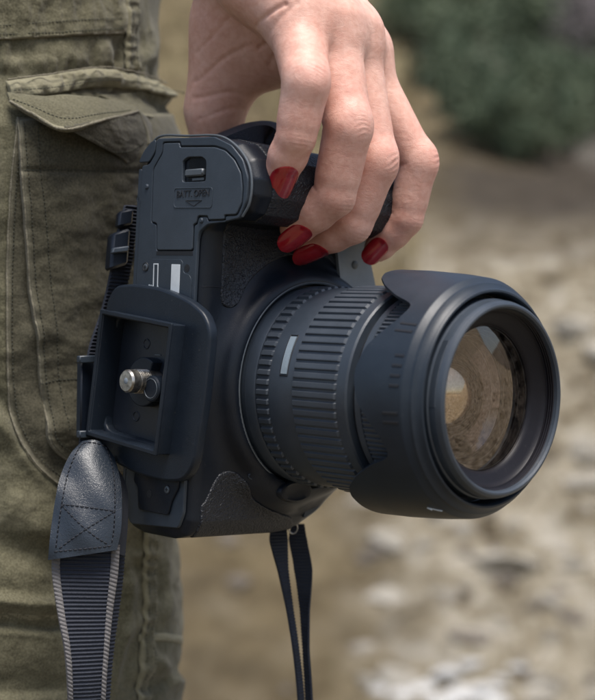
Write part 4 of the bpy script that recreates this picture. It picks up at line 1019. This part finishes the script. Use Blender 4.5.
# lower side seam and knee hem
ls = patch('lower_seam', [(139, 500), (141, 545), (142, 590), (140, 635), (138, 680), (140, 740)], [(152, 500), (153, 545), (154, 590), (152, 635), (151, 680), (153, 740)], 0.18, M['cloth'], nu=200, nv=24, thick=0.14, extra=lambda X, Y: 0.04*np.sin(Y*0.38+np.sin(Y*0.1)*2)+0.05*fbm(X*0.1,Y*0.12,3,3))
sew(ls, [[(143, 500), (144, 545), (145, 590), (143, 640), (142, 740)], [(150, 500), (151, 545), (151, 590), (149, 640), (150, 740)]], 0.19)
hm = patch('knee_hem', [(138, 634), (150, 633), (164, 633), (177, 636)], [(138, 642), (150, 641), (164, 641), (178, 644)], 0.20, M['cloth'], nu=60, nv=14, thick=0.16)
hm2 = patch('knee_hem', [(-40, 611), (0, 612), (50, 615), (96, 609)], [(-40, 618), (0, 619), (50, 621), (96, 616)], 0.12, M['cloth'], nu=90, nv=14, thick=0.12)

# ------------------------------------------------------------------ terrain
def hgt(X, Y):
    near = 0.42*np.maximum(Y-3.3, 0)
    cap_ = np.interp(X, [-10, 0.5, 0.82, 1.07, 1.25, 1.5, 3, 8], [9, 4.7, 3.75, 2.7, 2.0, 1.75, 1.6, 1.5])
    k = 0.35; hq = np.maximum(k-np.abs(near-cap_), 0)/k; a = np.minimum(near, cap_)-hq*hq*k*0.25
    a = a-0.25*np.maximum(Y-13.5, 0)*(Y < 30)
    far = 0.45*(Y-13)+0.05*X
    a = np.maximum(a, far)
    side = 0.35*np.maximum(X-7, 0)*(Y > -3)
    r = np.hypot(X, Y); w = np.clip((r-2.5)/3, 0, 1)
    a = np.maximum(a, 0)+np.where(Y < 6, side*np.clip((6-Y)/4, 0, 1), 0)
    a = a+w*(0.16*fbm(X*0.9+40, Y*0.9+40, 51, 5)+0.35*fbm(X*0.15+40, Y*0.15+40, 61, 3)*np.clip((r-6)/8, 0, 1))+0.03*fbm(X*3+50, Y*3+50, 71, 3)
    st = np.clip((X-0.05)/0.35, 0, 1)*np.clip((6.6-Y)/0.9, 0, 1)*(Y > 2)
    rg_ = 0.5-np.abs(fbm(X*3.3+60, Y*3.3+60, 81, 4)); a = a+(st*0.16+0.05)*rg_*np.clip((r-3)/0.5, 0, 1)
    return np.minimum(a, 60)
rads = np.r_[0.15, np.geomspace(0.6, 3.0, 30), np.linspace(3.05, 8.5, 330), np.geomspace(8.6, 260, 130)]; angs = np.r_[np.linspace(-40, 40, 340), np.linspace(41, 319, 140)]
aa = np.radians(90-angs); RR, AA = np.meshgrid(rads, aa, indexing='ij')
GX, GY = RR*np.cos(AA), RR*np.sin(AA); GZ = hgt(GX, GY)
gv = np.stack([GX, GY, GZ], -1).reshape(-1, 3); gf = grid_faces(len(rads), len(aa), False, True).tolist()
def ground_mat():
    m, nt, b = nodes('dry_hillside'); c = nt.nodes.new('ShaderNodeTexCoord'); v = c.outputs['Object']
    n1 = tex(nt, 'ShaderNodeTexNoise', Scale=2.4, Detail=9.0, Roughness=0.62); link(nt, v, n1.inputs['Vector'])
    n2 = tex(nt, 'ShaderNodeTexNoise', Scale=6.5, Detail=9.0, Roughness=0.7); link(nt, v, n2.inputs['Vector'])
    vo = tex(nt, 'ShaderNodeTexVoronoi', Scale=7.0); link(nt, v, vo.inputs['Vector'])
    c1 = ramp(nt, n1.outputs['Fac'], [(0.34, (0.075, 0.055, 0.028)), (0.46, (0.19, 0.142, 0.072)), (0.56, (0.28, 0.215, 0.112)), (0.68, (0.10, 0.076, 0.042))])
    c2 = ramp(nt, n2.outputs['Fac'], [(0.30, (0.065, 0.052, 0.036)), (0.5, (0.21, 0.17, 0.108)), (0.70, (0.37, 0.315, 0.22))])
    base = mixc(nt, 0.55, c1, c2)
    st = ramp(nt, vo.outputs['Distance'], [(0.12, (1, 1, 1)), (0.30, (0, 0, 0))])
    # stony ground to the right of the path, dark scrub soil in the gully
    sx = nt.nodes.new('ShaderNodeSeparateXYZ'); link(nt, v, sx.inputs[0])
    def mr(sock, a, b_):
        n = nt.nodes.new('ShaderNodeMapRange'); n.inputs['From Min'].default_value = a; n.inputs['From Max'].default_value = b_; link(nt, sock, n.inputs['Value']); return n.outputs[0]
    def mul(a, b_):
        n = nt.nodes.new('ShaderNodeMath'); n.operation = 'MULTIPLY'; link(nt, a, n.inputs[0])
        if hasattr(b_, 'links'): link(nt, b_, n.inputs[1])
        else: n.inputs[1].default_value = b_
        return n.outputs[0]
    mask = mul(mr(sx.outputs['X'], 0.08, 0.42), mr(sx.outputs['Y'], 6.8, 5.9))
    st2 = mul(mul(st, mask), 0.8)
    base = mixc(nt, st2, base, (0.58, 0.54, 0.46))
    n5 = tex(nt, 'ShaderNodeTexNoise', Scale=7.0, Detail=7.0, Roughness=0.66, Distortion=0.6); link(nt, v, n5.inputs['Vector'])
    rocky = ramp(nt, n5.outputs['Fac'], [(0.36, (0.10, 0.078, 0.052)), (0.44, (0.33, 0.28, 0.195)), (0.54, (0.52, 0.46, 0.35)), (0.66, (0.72, 0.67, 0.57))])
    pale = mul(mask, 0.9); base = mixc(nt, pale, base, rocky)
    soil = mul(mul(mr(sx.outputs['Y'], 5.9, 6.7), mr(sx.outputs['X'], 0.40, 0.80)), 0.88)
    up1 = mr(sx.outputs['Y'], 7.7, 7.1); up2 = mr(sx.outputs['X'], 1.0, 1.25)
    mxn = nt.nodes.new('ShaderNodeMath'); mxn.operation = 'MAXIMUM'; link(nt, up1, mxn.inputs[0]); link(nt, up2, mxn.inputs[1]); soil = mul(soil, mxn.outputs[0])
    base = mixc(nt, soil, base, mixc(nt, n2.outputs['Fac'], (0.035, 0.029, 0.024), (0.115, 0.098, 0.082)))
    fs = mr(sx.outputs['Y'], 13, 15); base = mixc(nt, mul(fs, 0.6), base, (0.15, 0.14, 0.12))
    link(nt, base, b.inputs['Base Color']); b.inputs['Roughness'].default_value = 0.95; b.inputs['Specular IOR Level'].default_value = 0.1
    bump(nt, b, n2.outputs['Fac'], 1.0, 0.12); return m
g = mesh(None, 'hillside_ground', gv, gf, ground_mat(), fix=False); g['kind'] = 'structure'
if g.data.polygons[2000].normal.z < 0: g.data.flip_normals()
# rocks
def rock_mat(name, c0, c1):
    m, nt, b = nodes(name); v = coords(nt)
    n = tex(nt, 'ShaderNodeTexNoise', Scale=14.0, Detail=8.0); link(nt, v, n.inputs['Vector'])
    link(nt, ramp(nt, n.outputs['Fac'], [(0.3, c0), (0.7, c1)]), b.inputs['Base Color']); b.inputs['Roughness'].default_value = 0.9
    bump(nt, b, n.outputs['Fac'], 0.8, 0.02); return m
RM = [rock_mat('limestone', (0.30, 0.27, 0.22), (0.50, 0.465, 0.395)), rock_mat('brown_stone', (0.12, 0.10, 0.08), (0.28, 0.24, 0.19)), rock_mat('white_stone', (0.62, 0.61, 0.58), (0.80, 0.79, 0.76))]
def rock_mesh(seed, k):
    import bmesh
    bm = bmesh.new(); bmesh.ops.create_icosphere(bm, subdivisions=4, radius=1)
    rg = np.random.default_rng(seed); pl = [(lambda n: (n/np.linalg.norm(n), rg.uniform(0.55, 0.9)))(rg.normal(size=3)) for _ in range(14)]
    for q in bm.verts:
        c = np.array(q.co)
        for n, d in pl:
            e = c@n-d
            if e > 0: c = c-n*e*0.9
        c = c*(1+0.04*math.sin(c[0]*9+seed)*math.sin(c[1]*8)*math.sin(c[2]*7+1)); q.co = c*np.array([1, 0.8, 0.6])
    me = bpy.data.meshes.new('rock'); bm.to_mesh(me); bm.free(); me.materials.append(RM[k]); return me
RK = {k: [rock_mesh(10*k+i, k) for i in range(3)] for k in range(3)}
def put_rock(x, y, s, k, lab, grp, rz=None, flat=1.0):
    o = bpy.data.objects.new('rock', random.choice(RK[k])); COL.objects.link(o)
    z = float(hgt(np.array([x]), np.array([y]))[0]); o.location = (x, y, z-0.22*s*flat); o.scale = (s, s, s*flat); o.rotation_euler = (random.uniform(-.2, .2), random.uniform(-.2, .2), rz if rz is not None else random.uniform(0, 6.28))
    props(o, label=lab, category='rock')
    if grp: o['group'] = grp
def gpos(px, py):                # where the sight line through chart (px,py) meets the terrain
    d = np.arange(2.5, 60, 0.03); x = (px-297.5)/F*d; z = 0.85+(350-py)/F*d
    k = np.argmax(z <= hgt(x, d))
    return (float(x[k]), float(d[k])) if k > 0 else None
random.seed(21)
cells = [(x, y) for x in range(375, 640, 19) for y in range(300, 720, 20)]
for x, y in cells:
    p = gpos(x+random.uniform(-12, 12), y+random.uniform(-12, 12))
    if p and random.random() < 0.22:
        put_rock(*p, random.choice((0.025, 0.035, 0.045, 0.06, 0.09))*(p[1]/5), 0, 'pale limestone lump out of focus on the stony slope right of the lens', 'pale rocks on the stony slope')
for i in range(12):
    p = gpos(random.uniform(150, 640), random.uniform(540, 715))
    if p: put_rock(*p, random.uniform(0.02, 0.045), 1, 'brown out-of-focus stone low on the slope below the camera', 'brown stones on the lower slope')
for i in range(8):
    p = gpos(random.uniform(400, 630), random.uniform(330, 690))
    if p: put_rock(*p, random.uniform(0.02, 0.06), 1, 'dark brown out-of-focus stone among the pale rocks right of the lens', 'dark stones among the pale rocks')
for wx, wy, ws in ((425, 692, .05), (446, 684, .045), (462, 696, .06), (484, 688, .05), (470, 676, .035), (500, 680, .035), (404, 700, .05), (380, 694, .035), (452, 672, .025), (515, 672, .03), (440, 705, .06), (492, 704, .05)):
    p = gpos(wx, wy); put_rock(*p, ws, 2, 'white blurred stone in the white patch at the bottom edge', 'white stones at the bottom edge', None, 0.55)
p = gpos(585, 455); put_rock(*p, 0.10, 0, 'largest pale rock at the right edge, level with the lens glass', None, 1.1, 0.8)
p = gpos(470, 640); put_rock(*p, 0.06, 1, 'dark brown rock just above the patch of white stones', None, 0.0, 0.4)
p = gpos(500, 560); put_rock(*p, 0.11, 0, 'broad pale rock below the front of the lens hood', None, 0.3, 0.5)
# dry grass tufts over the slope: nobody could count them
def tufts(n, rg):
    v = []; f = []; k = 0
    for _ in range(n):
        d = rg.uniform(4.5, 13); px = rg.uniform(90, 620); x = (px-297.5)/F*d*1.1
        if px > 400 or d < 4.6: continue
        z = float(hgt(np.array([x]), np.array([d]))[0]); s = rg.uniform(0.05, 0.16)
        for _b in range(12):
            a = rg.uniform(0, 6.28); l = s*rg.uniform(0.6, 1.3); bx_, by = x+rg.normal()*0.03, d+rg.normal()*0.03; w_ = 0.004
            tx, ty = math.cos(a)*l*0.6, math.sin(a)*l*0.6
            v += [(bx_-w_, by, z-0.02), (bx_+w_, by, z-0.02), (bx_+tx*0.5+w_*.7, by+ty*0.5, z+l*0.6), (bx_+tx*0.5-w_*.7, by+ty*0.5, z+l*0.6), (bx_+tx, by+ty, z+l*0.8)]
            f += [[k, k+1, k+2, k+3], [k+3, k+2, k+4]]; k += 5
    return v, f
m, nt, b = nodes('dry_grass_blades'); b.inputs['Base Color'].default_value = (0.36, 0.30, 0.18, 1); b.inputs['Roughness'].default_value = 0.8
c_ = coords(nt); n_ = tex(nt, 'ShaderNodeTexNoise', Scale=3.0, Detail=3.0); link(nt, c_, n_.inputs['Vector']); link(nt, ramp(nt, n_.outputs['Fac'], [(0.35, (0.17, 0.13, 0.065)), (0.65, (0.34, 0.28, 0.155))]), b.inputs['Base Color'])
v, f = tufts(2600, np.random.default_rng(5)); g2 = mesh(None, 'dry_grass', v, f, m, smooth=False); props(g2, kind='stuff', label='dry straw coloured grass tufts over the blurred slope', category='grass')
# shrubs in the gully
def leafmat(name, c0, c1):
    m, nt, b = nodes(name); v = coords(nt); n = tex(nt, 'ShaderNodeTexNoise', Scale=4.0, Detail=4.0); link(nt, v, n.inputs['Vector'])
    link(nt, ramp(nt, n.outputs['Fac'], [(0.35, c0), (0.65, c1)]), b.inputs['Base Color']); b.inputs['Roughness'].default_value = 0.7; return m
GREEN = leafmat('dark_green_leaves', (0.045, 0.072, 0.038), (0.12, 0.15, 0.085)); MAUVE = leafmat('bare_mauve_twigs', (0.10, 0.085, 0.088), (0.20, 0.175, 0.175)); BARK = rock_mat('bark', (0.06, 0.05, 0.04), (0.14, 0.115, 0.09)); BRN = leafmat('dry_brown_leaves', (0.17, 0.145, 0.11), (0.30, 0.26, 0.20))
def shrub(px, py, d, r, kind, lab, grp, seed):
    rg = np.random.default_rng(seed); x = (px-297.5)/F*d; zc = 0.85+(350-py)/F*d; hit_ = gpos(px, py+22) or (x, d); x, d = hit_; zg = float(hgt(np.array([x]), np.array([d]))[0])
    if kind != 'brown': r = r*d/15.0
    e = bpy.data.objects.new('shrub', None); COL.objects.link(e); e.location = (x, d, zg); props(e, label=lab, category='shrub', group=grp)
    zc = r*0.7
    mb = MB(); tips = []
    for i in range(7):
        a = rg.uniform(0, 6.28); tp = np.array([math.cos(a)*r*0.6, math.sin(a)*r*0.6, zc+rg.uniform(-.3, .5)*r]); tips.append(tp)
        mb.tube(spline([(0, 0, -0.1), tuple(tp*0.45+rg.normal(size=3)*0.05), tuple(tp)], 8), np.linspace(0.06, 0.012, 8)*r, 6)
    o = MBbuild(mb, 'stem', BARK, e)
    cl = rg.normal(size=(16, 3)); cl /= np.linalg.norm(cl, axis=1)[:, None]; cl = cl*rg.uniform(0.3, 0.8, (16, 1))*r*np.array([1, 1, 0.75])+np.array([0, 0, zc])
    n = 3600; c = cl[rg.integers(0, 16, n)]+rg.normal(size=(n, 3))*r*0.17
    u = rg.normal(size=(n, 3)); u /= np.linalg.norm(u, axis=1)[:, None]; w = np.cross(u, rg.normal(size=(n, 3))); w /= np.linalg.norm(w, axis=1)[:, None]
    if kind == 'twig': lu, lw = 0.14*r, 0.006*r
    else: lu, lw = 0.045*r, 0.028*r
    V = np.stack([c-u*lu, c+w*lw, c+u*lu, c-w*lw], 1).reshape(-1, 3); F_ = np.arange(n*4).reshape(-1, 4).tolist()
    o = mesh(None, 'crown', V, F_, {'green': GREEN, 'twig': MAUVE, 'brown': BRN}[kind], e, smooth=False)
def MBbuild(mb, name, mat, parent):
    return mesh(None, name, np.concatenate(mb.v), mb.f, mat, parent, True, fix=True)
rs = 100
for px, py, d, r in ((440, 20, 17, 0.75), (475, 45, 16.5, 0.8), (515, 70, 16, 0.8), (470, 92, 15.5, 0.55), (500, 105, 15, 0.62), (540, 112, 15, 0.62), (560, 80, 16, 0.7), (455, 70, 15, 0.6), (478, 112, 15, 0.5), (505, 128, 15, 0.5), (528, 142, 15, 0.38), (562, 130, 15, 0.5), (590, 90, 15, 0.6), (425, 30, 16, 0.55), (425, -10, 17, 0.7), (465, -15, 18, 0.8), (585, 110, 15.5, 0.6), (530, 30, 19, 0.8)):
    rs += 1; shrub(px, py, d, r, 'green', 'dark green blurred shrub in the gully at upper right', 'dark green shrubs in the gully', rs)
for px, py, d, r in ((500, -5, 21, 1.1), (545, 15, 21, 1.1), (590, 40, 20, 1.1), (600, 0, 22, 1.2), (610, 80, 19, 1.0), (555, -20, 22, 1.2)):
    rs += 1; shrub(px, py, d, r, 'twig', 'bare mauve grey blurred shrub at the top right corner', 'bare grey shrubs behind the green ones', rs)
for px, py, d, r in ():
    rs += 1; shrub(px, py, d, r, 'brown', 'low brown blurred bush on the slope above the lens hood', 'low brown bush', rs)

# ------------------------------------------------------------------ light, world, camera
sun_dir = np.array([0.14, -0.30, 0.94]); sun_dir /= np.linalg.norm(sun_dir)
sd = bpy.data.lights.new('sun', 'SUN'); sd.energy = 3.3; sd.angle = math.radians(30); sd.color = (1.0, 0.955, 0.90)
so = bpy.data.objects.new('sun', sd); COL.objects.link(so); so.location = (2, -2, 6)
so.rotation_euler = Vector(sun_dir).to_track_quat('Z', 'Y').to_euler()
w = bpy.data.worlds.new('World'); S.world = w; w.use_nodes = True; nt = w.node_tree
sky = nt.nodes.new('ShaderNodeTexSky'); sky.sky_type = 'NISHITA'; sky.sun_disc = False
sky.sun_elevation = math.asin(sun_dir[2]); sky.sun_rotation = math.atan2(sun_dir[0], sun_dir[1]); sky.dust_density = 3.0; sky.air_density = 1.0; sky.ozone_density = 0.8
bg = nt.nodes['Background']; bg.inputs['Strength'].default_value = 0.12; link(nt, sky.outputs[0], bg.inputs['Color'])
cd = bpy.data.cameras.new('view'); co = bpy.data.objects.new('view', cd); COL.objects.link(co)
co.location = (0, 0, 0.85); co.rotation_euler = (math.radians(90), 0, 0)
cd.sensor_fit = 'HORIZONTAL'; cd.sensor_width = 36; cd.lens = 36*F/595; cd.clip_start = 0.05; cd.clip_end = 1000
cd.dof.use_dof = True; cd.dof.focus_distance = 0.525; cd.dof.aperture_fstop = 11.0; cd.dof.aperture_blades = 7
S.camera = co
S.view_settings.view_transform = 'Standard'; S.view_settings.look = 'None'; S.view_settings.gamma = 1; S.view_settings.exposure = 0.6
S.view_settings.use_curve_mapping = False
